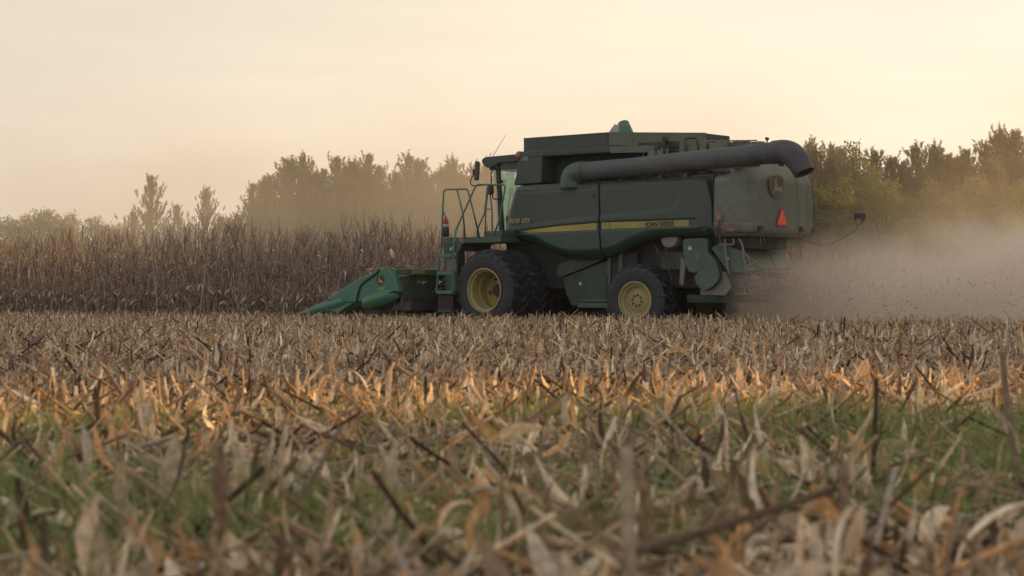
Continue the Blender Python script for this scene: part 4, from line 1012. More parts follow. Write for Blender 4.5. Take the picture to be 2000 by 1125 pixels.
# green weeds between the camera and the sunlit strip
def weeds(rng):
    X, Y = field_points(rng, 2.6, 9.6, 2600)
    f = np.sin(X*1.1+0.7*Y)*0.5 + np.sin(X*0.43-1.3*Y+2)*0.5 + np.sin(X*2.7+3.1*Y)*0.35 + 0.25*np.sin(5.1*X-4.0*Y)
    dens = np.interp(Y, [2.6, 3.8, 4.6, 7.0, 9.5], [-0.6, -0.10, 0.18, 0.34, 0.42])
    ok = (f*0.55 + dens > rng.random(len(X))*0.9 - 0.05) & (Y < 9.1 + 0.25*X + rng.random(len(X))*0.6)
    X, Y = X[ok], Y[ok]; n = len(X)
    base = np.array([(0.21,0.28,0.08),(0.28,0.34,0.11),(0.15,0.19,0.06),(0.36,0.38,0.16)])
    c = base[rng.choice(4, n, p=[.35,.3,.2,.15])]*(0.8+0.4*rng.random((n, 1)))
    P = np.stack([X, Y, U(rng, n, -0.01, 0.03)], -1)
    return ribbons(P, U(rng, n, 0, 2*pi), U(rng, n, 0.7, 1.5), U(rng, n, 0.15, 0.36), U(rng, n, 0.003, 0.011), U(rng, n, -1.5, 0.1), U(rng, n, -.8, .8), U(rng, n, -1, 1), 4, c, 0, taper='spike', rng=rng)
V, F, C = weeds(rng)
o = np_mesh('green_weeds', V, F, M['weed'], C); tag(o, 'thin green weed blades growing up through the residue', 'weeds', kind='stuff')

# a few taller leftovers that stand out of the mat
def leftover(name, parts, lab, cat):
    V, F, C = join(parts); o = np_mesh(name, V, F, M['residue'], C); tag(o, lab, cat); return o
def one(*a): return [np.array([x], dtype=float) for x in a]
def leaf1(P, head, pitch, L, W, bend, turn, roll, col, segs=12, fold=0.2, seed=1):
    r = np.random.default_rng(seed)
    return ribbons(np.array([P], float), *one(head, pitch, L, W, bend, turn, roll), segs, np.array([col]), fold, rng=r)
def husks(P, n, L, W, cols, seed):
    r = np.random.default_rng(seed); P = np.array([P]*n) + r.normal(0, 0.02, (n, 3)); c = np.array(cols)[r.integers(0, len(cols), n)]*(0.75+0.5*r.random((n, 1)))
    return ribbons(P, U(r, n, 0, 6.28), U(r, n, -0.3, 1.2), U(r, n, 0.6, 1.1)*L, U(r, n, 0.5, 1.0)*W, U(r, n, -2.8, 0.8), U(r, n, -1.2, 1.2), U(r, n, -1.5, 1.5), 12, c, 0.2, rng=r)
def stalk1(P, head, pitch, L, r_, col, bend=0.0):
    return stalks(np.array([P], float), *one(head, pitch, L, r_), np.array([col]), 8, bend=np.array([float(bend)]), segs=5)
def at(px, Y): return (px-1000)/FPX*Y
BR, TN, OR, DK = (0.24,0.17,0.11), (0.42,0.33,0.22), (0.45,0.26,0.12), (0.13,0.09,0.06)
leftover('broken_corn_stalk', [stalk1((at(1250,3.1),3.1,0.0), 2.2, 1.45, 0.50, 0.013, (0.36,0.29,0.2), 0.1), leaf1((at(1245,3.1),3.1,0.25), 2.8, 1.2, 0.28, 0.035, -0.9, 0.2, 0.5, BR)],
         'blurred upright broken corn stalk nearest the camera, bare and grey tan', 'corn stalk')
leftover('broken_corn_stalk', [stalk1((at(1250,3.9),3.9,0.22), 0.25, 0.24, 0.46, 0.010, DK, 0.05), stalk1((at(1650,3.95),3.95,0.0), 1.6, 1.5, 0.40, 0.012, BR, 0.1)],
         'dark bent corn stalk lying slanted across the right foreground against an upright stub', 'corn stalk')
leftover('broken_corn_stalk', [stalk1((at(2010,6.0),6.0,0.0), 2.9, 1.35, 0.58, 0.012, BR, 0.15), leaf1((at(1990,6.0),6.0,0.25), 3.0, 1.3, 0.24, 0.03, -0.7, 0, 1, TN)],
         'tall thin leaning corn stalk at the right border of the field', 'corn stalk')
leftover('fallen_husk', [husks((at(1520,2.9),2.9,0.27), 9, 0.16, 0.05, [OR, TN, (0.5,0.3,0.15)], 31), husks((at(1430,3.0),3.0,0.30), 5, 0.13, 0.035, [OR, BR], 32)],
         'clump of torn orange brown husks, strongly blurred, at the bottom right', 'corn husk')
leftover('fallen_husk', [husks((at(940,4.2),4.2,0.30), 8, 0.17, 0.042, [(0.50,0.34,0.2), TN, OR], 35)],
         'clump of pale orange curled husks in the center of the foreground', 'corn husk')
leftover('fallen_husk', [leaf1((at(975,6.2),6.2,0.28), 2.9, 0.55, 0.12, 0.05, 0.3, 0.2, 1.2, (0.45,0.28,0.12), fold=0.25), leaf1((at(975,6.2),6.2,0.28), 0.3, 0.6, 0.17, 0.05, -0.9, 0.2, 1.0, (0.5,0.36,0.2), fold=0.25, seed=4)],
         'folded tan husk perched on the weeds below the lit strip', 'corn husk')
leftover('broken_corn_stalk', [stalk1((at(1195,16),16,0.0), 0.4, 1.5, 0.37, 0.011, BR, -0.1), leaf1((at(1205,16),16,0.30), 0.1, 0.7, 0.22, 0.05, -2.4, 0.3, 0.8, OR, fold=0.2, seed=6)],
         'dark upright stalk with an orange curled leaf at its top, right of the center in the lit strip', 'corn stalk') if False else None
leftover('broken_corn_stalk', [stalk1((at(1300,13),13,0.0), 0.4, 1.5, 0.40, 0.011, BR, -0.1), leaf1((at(1302,13),13,0.36), 0.1, 0.7, 0.26, 0.055, -2.3, 0.3, 0.8, OR, fold=0.2, seed=6)],
         'dark upright stalk with an orange curled leaf at its top in the lit strip', 'corn stalk')
leftover('broken_corn_stalk', [stalk1((at(1390,7.5),7.5,0.0), 0.9, 1.25, 0.30, 0.012, DK, -0.1), leaf1((at(1402,7.5),7.5,0.25), 5.5, 0.9, 0.2, 0.05, -2.2, 0.3, 0.8, BR, fold=0.2, seed=8)],
         'dark leaning stalk with a hanging brown leaf above the green weeds', 'corn stalk')
leftover('fallen_husk', [leaf1((at(1680,12.0),12.0,0.16), 1.0, 1.2, 0.26, 0.10, -0.7, 0.2, 0.2, (0.6,0.36,0.16), fold=0.2), leaf1((at(1668,12.0),12.0,0.14), 2.4, 1.2, 0.22, 0.07, -1.3, 0.2, 0.5, (0.6,0.36,0.16), seed=9)],
         'broad glowing husk, the brightest in the sunlit strip on the right', 'corn husk')

# ---------------------------------------------------------------- standing corn
CP = np.array([(0.25,0.182,0.142),(0.19,0.138,0.11),(0.33,0.265,0.205),(0.11,0.085,0.07),(0.45,0.37,0.29),(0.28,0.18,0.12)])
def cpick(rng, n, w=(.27,.25,.18,.15,.08,.07)): return CP[rng.choice(6, n, p=w)]*(0.85+0.3*rng.random((n, 1)))
def corn_plant(seed, lod=False):
    rng = np.random.default_rng(seed)
    H = U(rng, 1, 1.85, 2.2)[0]; lean = U(rng, 1, -0.05, 0.05)[0]; hd_ = U(rng, 1, 0, 6.28)[0]
    st = stalks(np.array([(0, 0, 0.)]), *one(hd_, pi/2 - abs(lean), H, 0.013), cpick(rng, 1), 4 if lod else 6, bend=np.array([U(rng, 1, -0.25, 0.05)[0]]), segs=2 if lod else 5, tip=0.35)
    nl = int(rng.integers(9, 12)); z = np.linspace(0.15, 0.96, nl)*H
    side = np.arange(nl) % 2
    az = U(rng, 1, 0, 6.28)[0] + side*pi + rng.normal(0, 0.5, nl)
    P = np.zeros((nl, 3)); P[:, 2] = z
    L = np.interp(z/H, [0.1, 0.5, 0.8, 1], [0.35, 0.60, 0.42, 0.22])*U(rng, nl, 0.6, 1.15)
    lf = ribbons(P, az, U(rng, nl, 0.9, 1.45), L, U(rng, nl, 0.018, 0.045), -U(rng, nl, 2.3, 3.6)*(rng.random(nl) < 0.85) - 0.3, rng.normal(0, 0.5, nl), rng.normal(0, 0.6, nl), 4 if lod else 7, cpick(rng, nl), 0 if lod else 0.15, rng=rng)
    # sheaths wrapped along the stalk
    k = 9; P3 = np.zeros((k, 3)); P3[:, 2] = U(rng, k, 0.05, 0.8)*H
    sh_ = ribbons(P3, U(rng, k, 0, 6.28), U(rng, k, 1.25, 1.56), U(rng, k, 0.2, 0.45), U(rng, k, 0.02, 0.045), U(rng, k, -0.5, 0.1), U(rng, k, -.2, .2), U(rng, k, -.3, .3), 3, cpick(rng, k), 0, rng=rng)
    nt_ = int(rng.integers(3, 7)); P4 = np.zeros((nt_, 3)); P4[:, 2] = H*0.985
    ts = ribbons(P4, hd_ + rng.normal(0, 0.9, nt_), U(rng, nt_, 1.15, 1.6), U(rng, nt_, 0.25, 0.62), np.full(nt_, 0.009), U(rng, nt_, -1.0, 0.2), np.zeros(nt_), U(rng, nt_, -1, 1), 3, cpick(rng, nt_, (.1,.3,.1,.4,.05,.05)), 0, taper='flat', rng=rng)
    # one hanging ear in its pale husk
    ze = H*U(rng, 1, 0.36, 0.5)[0]; ae = U(rng, 1, 0, 6.28)[0]; pe = U(rng, 1, -1.45, -0.5)[0]
    ns, nr = 5, 6
    t = np.linspace(0, 1, ns+1); rr = 0.030*np.sin(np.clip(t*0.94+0.05, 0, 1)*pi)**0.6; cen = np.stack([cos(ae)*cos(pe)*t*0.22+0.02*cos(ae), sin(ae)*cos(pe)*t*0.22+0.02*sin(ae), ze + sin(pe)*t*0.22], -1)
    dd = np.array([cos(ae)*cos(pe), sin(ae)*cos(pe), sin(pe)]); w_ = np.array([-sin(ae), cos(ae), 0]); u_ = np.cross(dd, w_)
    a = np.arange(nr)*2*pi/nr
    V = (cen[:, None, :] + (w_[None, None]*np.cos(a)[None, :, None] + u_[None, None]*np.sin(a)[None, :, None])*rr[:, None, None]).reshape(-1, 3)
    F = []
    for i in range(ns):
        for j in range(nr): F.append((i*nr+j, i*nr+(j+1) % nr, (i+1)*nr+(j+1) % nr, (i+1)*nr+j))
    ec = np.tile(np.array((0.46,0.38,0.27))*(0.7+0.4*rng.random()), (len(V), 1))
    return st, join([lf, sh_]), ts, (V, np.array(F), ec)

def to_world(u, v): return CO.x + u*HEADU.x + v*LEFTV.x, CO.y + u*HEADU.y + v*LEFTV.y
protos = []
for s in range(8):
    st, lf, ts, er = corn_plant(100+s)
    r_ = np_mesh('corn_plant', *st[:2], M['corn'], st[2])
    tag(r_, 'dry brown corn plant in the front rows of the standing corn', 'corn plant', 'dry corn plants along the front of the standing corn')
    k = [np_mesh('leaves', *lf[:2], M['corn'], lf[2], r_), np_mesh('tassel', *ts[:2], M['corn'], ts[2], r_), np_mesh('ear', *er[:2], M['corn'], er[2], r_, smooth=True)]
    protos.append((r_, k))
rng = np.random.default_rng(5)
front = []
for row in range(3):
    v = 2.40 - 0.76*row
    for i, u in enumerate(np.arange(8.4, 28.5, 0.20)):
        x, y = to_world(u + rng.normal(0, 0.03), v + rng.normal(0, 0.06))
        if abs(x) < y*0.285: front.append((x, y, row))
front = front[:300]
for i, (x, y, row) in enumerate(front):
    r0, ks = protos[i % 8]
    if i < 8: r_ = r0
    else:
        r_ = r0.copy(); COL.objects.link(r_)
        for k in ks:
            c = k.copy(); COL.objects.link(c); c.parent = r_
    r_.location = (x, y, -0.1); r_.rotation_mode = 'ZYX'; r_.rotation_euler = (rng.normal(0, 0.05), 0.05 + rng.normal(0, 0.06), rng.random()*6.28); sc = 0.86 + 0.28*rng.random() + 0.12*(rng.random() < 0.08); sc *= 1 + 0.05*sin(x*1.3) + 0.04*sin(x*3.1+1); r_.scale = (1, 1, sc)

def mass(name, pts, nvar, lod, label, hs=1.0, seed=300):
    rng = np.random.default_rng(seed); pr = [join(list(corn_plant(seed+s, lod))) for s in range(nvar)]
    parts = []
    idx = rng.integers(0, nvar, len(pts))
    for s in range(nvar):
        q = pts[idx == s]; n = len(q)
        if not n: continue
        V, F, C = pr[s]; a = rng.random(n)*6.28; sc = hs*(0.86 + 0.32*rng.random(n)); lx = rng.normal(0.09, 0.08, n); ly = rng.normal(0, 0.06, n)
        sc = sc*(1 + 0.05*np.sin(q[:, 0]*1.3) + 0.04*np.sin(q[:, 0]*2.7+q[:, 1])); ca, sa = np.cos(a)[:, None], np.sin(a)[:, None]
        z = V[None, :, 2]*sc[:, None]
        x = V[None, :, 0]*ca - V[None, :, 1]*sa + z*lx[:, None]*0.6 + q[:, 0][:, None]; y = V[None, :, 0]*sa + V[None, :, 1]*ca + z*ly[:, None]*0.6 + q[:, 1][:, None]
        W = np.stack([x, y, z], -1).reshape(-1, 3)
        FF = (F[None] + (np.arange(n)*len(V))[:, None, None]).reshape(-1, F.shape[1])
        CC = (np.repeat(C[None], n, 0)*(0.8+0.4*rng.random((n, 1, 1)))).reshape(-1, 3)
        parts.append((W, FF, CC))
    V, F, C = join(parts); o = np_mesh(name, V, F, M['corn'], C); tag(o, label, 'corn crop', kind='stuff'); return o
pts = []
for row in range(0, 26):
    v = 2.40 - 0.76*row
    for u in np.arange(8.4, 40, 0.20):
        x, y = to_world(u + rng.normal(0, 0.03), v + rng.normal(0, 0.07))
        if x > -(y*0.285 + 6) and x < y*0.285 + 0.8 and (row > 2 or u > 28.5) and y < 66: pts.append((x, y))
mass('standing_corn', np.array(pts), 10, True, 'deep brown mass of unharvested corn behind the front rows')
pts = []
for row in range(14):
    for x in np.arange(-4.0, 22, 0.21):
        y = 58.5 + 0.76*row + 0.10*x
        if x < y*0.30: pts.append((x + rng.normal(0, 0.04), y + rng.normal(0, 0.08)))
mass('standing_corn', np.array(pts), 6, True, 'far strip of unharvested corn half hidden by dust behind the combine', hs=0.97, seed=400)

# cob and trash thrown on top of the corn head
cob_m = MB(); 
hx, hy = to_world(5.92*SU, 3.0*SV)
def cobthing():
    V = []; ns, nr = 9, 12
    mb = MB(); pts = [(0, 0, 0.0), (-0.005, 0, 0.04), (-0.015, 0, 0.11), (-0.028, 0, 0.18), (-0.038, 0, 0.22), (-0.042, 0, 0.235)]
    mb.tube(pts, [0.018, 0.036, 0.044, 0.040, 0.028, 0.009], 14)
    o = mb.build('corn_ear', M['cob'], None, smooth=True)
    o.location = (hx+0.02, hy, 1.68); o.rotation_euler = (0, R(-4), 0.3)
    tag(o, 'pale ear of corn standing on end on top of the corn head divider', 'ear of corn')
    k = [leaf1((0.01, 0, -0.02), 0.4, 1.2, 0.20, 0.03, 0.3, 0, 1.0, OR), leaf1((0, 0, 0.0), 2.2, -0.6, 0.18, 0.04, -0.9, 0, 0.6, DK, seed=2)]
    k.append(stalk1((0.03, 0, -0.27), 2.8, 1.42, 0.30, 0.011, DK, 0.1)); np_mesh('husk', *join(k)[:2], M['residue'], join(k)[2], o)
M['cob'] = paint('corn_kernels', (0.80, 0.52, 0.28), dust=0.15, rough=0.6, scale=12, dustcol=(0.6, 0.5, 0.4))
cobthing()
def trash(rng, n, cu, cv, su, sv, z0, z1):
    u = rng.normal(cu, su, n); v = rng.normal(cv, sv, n); X, Y = to_world(u*SU, v*SV)
    P = np.stack([X, Y, U(rng, n, z0, z1)], -1)
    a = ribbons(P, U(rng, n, 0, 6.28), U(rng, n, -0.6, 1.2), U(rng, n, 0.10, 0.36), U(rng, n, 0.01, 0.035), U(rng, n, -1.8, 0.8), U(rng, n, -1, 1), U(rng, n, -1.5, 1.5), 5, pick(n, rng), 0.1, rng=rng)
    k = n//3; b = stalks(P[:k], U(rng, k, 0, 6.28), U(rng, k, -0.3, 1.0), U(rng, k, 0.15, 0.45), U(rng, k, 0.006, 0.011), cpick(rng, k), 5)
    return [a, b]
tr = trash(rng, 70, 5.85, 2.85, 0.10, 0.16, 1.40, 1.50) + trash(rng, 60, 5.9, 2.4, 0.1, 0.5, 1.42, 1.46) + trash(rng, 150, 5.42, 1.35, 0.12, 0.35, 0.7, 1.45) + trash(rng, 60, 6.2, 3.0, 0.3, 0.1, 1.2, 1.45)
V, F, C = join(tr); o = np_mesh('crop_trash', V, F, M['residue'], C); tag(o, 'tangle of torn leaves and stalk bits caught on the corn head', 'crop trash', kind='stuff')

# chopped straw thrown out behind the machine
def chaff(rng):
    n = 9500
    t = rng.random(n)**2.4                                # distance travelled
    dirn = -HEADU*1.0 + LEFTV*0.12
    X0, Y0 = to_world(-2.95, 0.0)
    lat = 0.6 + (rng.random(n)-0.5)*2*(1.2 + 2.6*t)
    X = X0 + dirn.x*t*9 + LEFTV.x*lat; Y = Y0 + dirn.y*t*9 + LEFTV.y*lat
    Z = 1.05 - 0.55*t + rng.normal(0, 0.16 + 0.32*t)
    puff = np.sin(X*1.9+Z*3.1)*0.5 + np.sin(Y*1.3-Z*2.2+1.0)*0.5 + np.sin(X*4.3+Y*3.7)*0.3
    ok = (Z > 0.12) & (Z < 2.3) & (rng.random(n) < 0.55 + 0.5*puff); X, Y, Z = X[ok], Y[ok], Z[ok]; n = len(X)
    P = np.stack([X, Y, Z], -1)
    c = cpick(rng, n); c = c*1.3; c[rng.random(n) < 0.2] = (0.62, 0.54, 0.44)
    return ribbons(P, U(rng, n, 0, 6.28), U(rng, n, -1.2, 1.2), 0.02+0.09*rng.random(n)**3.0, U(rng, n, 0.005, 0.017), U(rng, n, -.4, .4), U(rng, n, -.4, .4), U(rng, n, -1.5, 1.5), 2, c, 0, taper='flat', rng=rng)
V, F, C = chaff(rng); o = np_mesh('flying_chaff', V, F, M['chaff'], C); tag(o, 'small scraps of chopped corn straw flying out behind the combine', 'chaff', kind='stuff')

# ---------------------------------------------------------------- trees
def needles(rng, cen, axis, clen, nlen, nw, per):
    """bottle-brush shoots: thin triangles around each axis"""
    n = len(cen); m = n*per
    c = np.repeat(cen, per, 0); a = np.repeat(axis, per, 0); cl = np.repeat(clen, per)
    t = rng.random(m)
    base = c + a*(cl*t)[:, None]
    r = rng.normal(0, 1, (m, 3)); r -= a*(r*a).sum(1)[:, None]; r /= np.linalg.norm(r, axis=1)[:, None]+1e-9
    d = a*0.75 + r*0.75; d /= np.linalg.norm(d, axis=1)[:, None]
    s = np.cross(d, rng.normal(0, 1, (m, 3))); s /= np.linalg.norm(s, axis=1)[:, None]+1e-9
    L = (nlen*(0.7+0.6*rng.random(m)))[:, None]
    V = np.stack([base - s*nw/2, base + s*nw/2, base + d*L], 1).reshape(-1, 3)
    F = np.arange(m*3).reshape(-1, 3)
    return V, F, m
def pine_mesh(seed, H, rad):
    rng = np.random.default_rng(seed); cen = []; ax = []; cl = []; tw = []
    z = 0.06*H
    while z < H*0.97:
        f = z/H; Lb = rad*1.1*(1-f)**0.85*U(rng, 1, 0.75, 1.2)[0] + 0.16
        nb = int(rng.integers(5, 8)); a0 = rng.random()*6.28
        for b in range(nb):
            az = a0 + b*2*pi/nb + rng.normal(0, 0.25); el = R(12 + 48*f) + rng.normal(0, 0.12); Lk = Lb*U(rng, 1, 0.6, 1.25)[0]
            d = np.array([cos(az)*cos(el), sin(az)*cos(el), sin(el)])
            tw.append(((0, 0, z), tuple(d*Lk*0.9 + (0, 0, z)), 0.03))
            k = max(2, int(Lk/0.34))
            for j in range(k):
                q = (j+0.8)/k; p = d*Lk*q + np.array([0, 0, z + 0.16*Lk*q*q])
                up = d*0.55 + np.array([rng.normal(0, .35), rng.normal(0, .35), 0.75 + 0.6*f]); up /= np.linalg.norm(up)
                cen.append(p + rng.normal(0, 0.10, 3)); ax.append(up); cl.append(U(rng, 1, 0.3, 0.65)[0])
        z += U(rng, 1, 0.26, 0.44)[0]
    for _ in range(int(rng.integers(7, 12))):          # side leaders standing up like candles round the top
        a = rng.random()*6.28; f = U(rng, 1, 0.35, 0.80)[0]; r_ = rad*(1-f)*U(rng, 1, 0.35, 1.0)[0]; hh = H*f + 0.2
        for j in range(int(rng.integers(2, 4))):
            cen.append(np.array([r_*cos(a)*(1+0.06*j), r_*sin(a)*(1+0.06*j), hh + j*0.30]) + rng.normal(0, 0.04, 3)); ax.append(np.array([cos(a)*0.12, sin(a)*0.12, 0.98])); cl.append(0.40)
    for j in range(5):
        for b in range(2): cen.append(np.array([rng.normal(0, 0.05), rng.normal(0, .05), H*0.90 + 0.26*j - 0.3])); ax.append(np.array([rng.normal(0, .12), rng.normal(0, .12), 1.0])); cl.append(0.36)
    for _ in range(2):
        cen.append(np.array([rng.normal(0, 0.12), rng.normal(0, .12), H*0.95])); ax.append(np.array([0.0, 0, 1])); cl.append(H*0.05+U(rng, 1, 0.2, 0.5)[0])
    cen = np.array(cen); ax = np.array(ax); cl = np.array(cl)
    V, F, m = needles(rng, cen, ax, cl, 0.17, 0.045, 34)
    g = rng.random((len(cen), 1)); c = np.array((0.070,0.082,0.034))*(1-g) + np.array((0.135,0.140,0.055))*g
    C = np.repeat(np.repeat(c, 34, 0), 3, 0)
    return V, F, C, tw
def broad_mesh(seed, H, rad, yellow=0.0, lsz=0.13, nleaf=9000, dens=1.0):
    rng = np.random.default_rng(seed); tw = []; lobes = []
    for k in range(16):
        f = rng.random()**0.8; z = H*(0.14 + 0.76*f); r = rad*(0.25+0.75*sin(pi*min(1, (f*0.8+0.22))))*rng.random()**0.5; a = rng.random()*6.28
        lobes.append((r*cos(a), r*sin(a), z, rad*U(rng, 1, 0.28, 0.48)[0]*(1.15-0.55*f))); tw.append(((0, 0, max(0.3, z*0.55)), (r*cos(a), r*sin(a), z), 0.05))
    lobes.append((0, 0, H*0.93, rad*0.26)); lobes.append((rad*0.1, 0, H*0.84, rad*0.36)); lobes.append((0, 0, H*0.12, rad*0.7)); tw.append(((0,0,H*0.5),(0,0,H*0.95),0.05))
    lb = np.array(lobes); w = lb[:, 3]**2; i = rng.choice(len(lb), nleaf, p=w/w.sum())
    # twigs inside each lobe gather the leaves in tufts
    nt_ = 26; tuft = rng.normal(0, 1, (len(lb), nt_, 3)); tuft /= np.linalg.norm(tuft, axis=2)[..., None]; tuft *= (0.45+0.55*rng.random((len(lb), nt_, 1)))
    j = rng.integers(0, nt_, nleaf)
    p = lb[i, :3] + tuft[i, j]*lb[i, 3][:, None]*np.array([1, 1, 0.95]) + rng.normal(0, 0.13, (nleaf, 3))
    p[:, 2] = np.abs(p[:, 2])
    a = rng.normal(0, 1, (nleaf, 3)); a /= np.linalg.norm(a, axis=1)[:, None]; b = np.cross(a, rng.normal(0, 1, (nleaf, 3))); b /= np.linalg.norm(b, axis=1)[:, None]
    s = (lsz*(0.6+0.8*rng.random(nleaf)))[:, None]
    V = np.stack([p-a*s*.6, p+b*s*.38, p+a*s*.6, p-b*s*.38], 1).reshape(-1, 3); F = np.arange(nleaf*4).reshape(-1, 4)
    g = rng.random((len(lb), nt_, 1)); cc = np.array((0.08,0.10,0.045))*(1-g) + np.array((0.15,0.17,0.075))*g
    cc = cc*(1-yellow) + np.array((0.24,0.26,0.07))*yellow
    C = np.repeat(cc[i, j], 4, 0)
    return V, F, C, tw
def tree_proto(kind, args, name, lab, cat, grp):
    V, F, C, tw = (pine_mesh if kind == 'pine' else broad_mesh)(*args)
    H = args[1]
    root = empty(name, (0, -500, 0)); tag(root, lab, cat, grp)
    crown = np_mesh('crown', V, F, M['needle'] if kind == 'pine' else M['leaf'], C, root)
    mb = MB().tube([(0,0,-0.1),(0.03,0.02,H*0.3),(-0.03,0.02,H*0.65),(0,0,H*0.93)], [0.022*H,0.016*H,0.009*H,0.02], 8)
    for a, b, r_ in tw[::2]: mb.tube([a, b], [r_, 0.012], 4, caps=False)
    trunk = mb.build('trunk', M['bark'], root)
    return root
TREES = []
def protos_of(kind, specs, name, cat):
    out = []
    for a in specs: out.append([tree_proto(kind, a, name, '', cat, None), a[1], False])
    return out
PINES = protos_of('pine', [(21, 10.0, 3.1), (22, 10.0, 3.6), (23, 10.0, 2.7), (24, 10.0, 3.3), (25, 10.0, 2.4)], 'pine_tree', 'pine tree')
BROADS = protos_of('broad', [(31, 8.0, 2.4, 0.15), (32, 8.0, 2.8, 0.35), (33, 8.0, 2.1, 0.0), (34, 8.0, 2.5, 0.6)], 'leafy_tree', 'tree')
def plant(pr, x, y, H, lab, grp=None, wid=1.0):
    root, h0, used = pr
    if not used: o = root; pr[2] = True
    else:
        o = root.copy(); COL.objects.link(o)
        for ch_ in root.children:
            c = ch_.copy(); COL.objects.link(c); c.parent = o
    s = H/h0; o.location = (x, y, 0); o.scale = (s*wid, s*wid, s); o.rotation_euler = (0, 0, random.random()*6.28)
    for k in ('label', 'group'):
        if k in o: del o[k]
    tag(o, lab, None, grp); TREES.append(o); return o
def px_tree(pr, px, py, D, lab, grp=None, wid=1.0):
    H = CAM_H + (580-py)*D/FPX
    return plant(pr, at(px, D), D, H, lab, grp, wid)
ORD = 'first second third fourth fifth sixth seventh eighth ninth tenth eleventh twelfth thirteenth fourteenth fifteenth sixteenth seventeenth eighteenth nineteenth twentieth'.split()
G1, L1 = 'hazy pines behind the standing corn', 'hazy pine in the pale pine belt behind the standing corn'
G2, L2 = 'pines behind the dust on the right', 'olive dark pine in the tree belt behind the dust'
G3, L3 = 'leafy trees at the foot of the right tree belt', 'green leafy tree filling the right tree belt behind the dust'
G4, L4 = 'low leafy trees far off on the left', 'pale yellow green leafy tree far off above the corn at the left end'
px_tree(PINES[0], 297, 350, 150, 'lone broad pine rising to a point above the corn, left of the pine belt', wid=1.15)
px_tree(PINES[3], 402, 374, 150, 'small pointed lone pine between the broad lone pine and the pine belt', wid=0.95)
px_tree(PINES[4], 492, 366, 148, 'narrow pine standing just at the left end of the pine belt', wid=1.0)
px_tree(PINES[2], 346, 408, 152, 'smallest pine, low between the two lone pines')
px_tree(PINES[1], 260, 418, 153, 'low dark pine at the left foot of the broad lone pine')
for i, (px, py) in enumerate([(525,350),(563,320),(591,311),(630,338),(658,318),(681,322),(718,310),(741,335),(778,345),(797,311),(817,330),(845,347),(866,335),(883,316),(905,350),(928,328),(950,322),(975,352),(1000,372),(1040,370),
                             (1090,375),(1140,370),(1190,372),(1240,366),(1290,370),(1340,365),(1390,350),(1440,345),(1490,335),(1540,320)]):
    px_tree(PINES[(i*3+i//5) % 5], px, py, 150 + 8*((i*7) % 3), 'hazy pine top, %s from the left end of the belt behind the corn' % ORD[i] if i < 18 else 'pine of the hazy belt hidden behind the combine', G1, 1.15)
for i, px in enumerate(range(515, 1560, 34)):
    px_tree(PINES[(i*2+1) % 5], px + 9*((i*5) % 3), 358 - 12*((i*7) % 4), 146, L1, G1, 1.35)
for i, px in enumerate(range(430, 530, 32)): px_tree(PINES[(i+2) % 5], px, 430-8*i, 150, L1, G1, 1.2)
for i, (px, py) in enumerate([(-60,418),(-10,420),(20,425),(48,416),(78,411),(98,408),(122,424),(135,414),(185,424),(205,436),(232,440),(330,440),(370,438),(445,425)]):
    px_tree(BROADS[(1, 3)[i % 2]], px, py, 185 + 6*(i % 3), 'pale far leafy tree above the corn, %s from the left border' % ORD[max(0, i-2)] if i > 1 else L4, G4, 1.1)
for i, (px, py) in enumerate([(1585,284),(1622,292),(1642,300),(1762,322),(1790,292),(1826,290),(1850,312),(1872,316),(1890,300),(1926,288),(1952,260),(1968,276),(1985,268),(2014,282),(2045,262),(2080,280),(2120,270),(1560,310),(1520,320)]):
    px_tree(PINES[(i*3+1) % 5], px, py, 100 + 5*((i*5) % 3), 'olive pine top, %s from the left in the belt behind the dust' % ORD[i] if i < 14 else L2, G2, 1.15)
for i, px in enumerate(range(1560, 2160, 30)):
    px_tree(PINES[(i*2) % 5], px, 350 - 16*((i*7) % 4), 97, L2, G2, 1.3)
px_tree(BROADS[1], 1668, 280, 95, 'tall yellow green leafy tree with loose pointed top right of the auger spout', wid=0.72)
px_tree(BROADS[3], 1702, 318, 93, 'round bright leafy tree leaning out beside the tall leafy tree', wid=0.85)
px_tree(BROADS[0], 1935, 300, 94, 'leafy tree with yellow green top among the pines near the right border', wid=0.8)
for i, (px, py) in enumerate([(1600,360),(1640,345),(1680,370),(1730,352),(1775,380),(1815,350),(1860,370),(1900,345),(1945,385),(1990,350),(2040,370),(1560,350),(1520,380),(2090,350)]):
    px_tree(BROADS[(i*3) % 4 if i % 4 else 2], px, py, 88 + 3*(i % 3), L3, G3, 1.15)

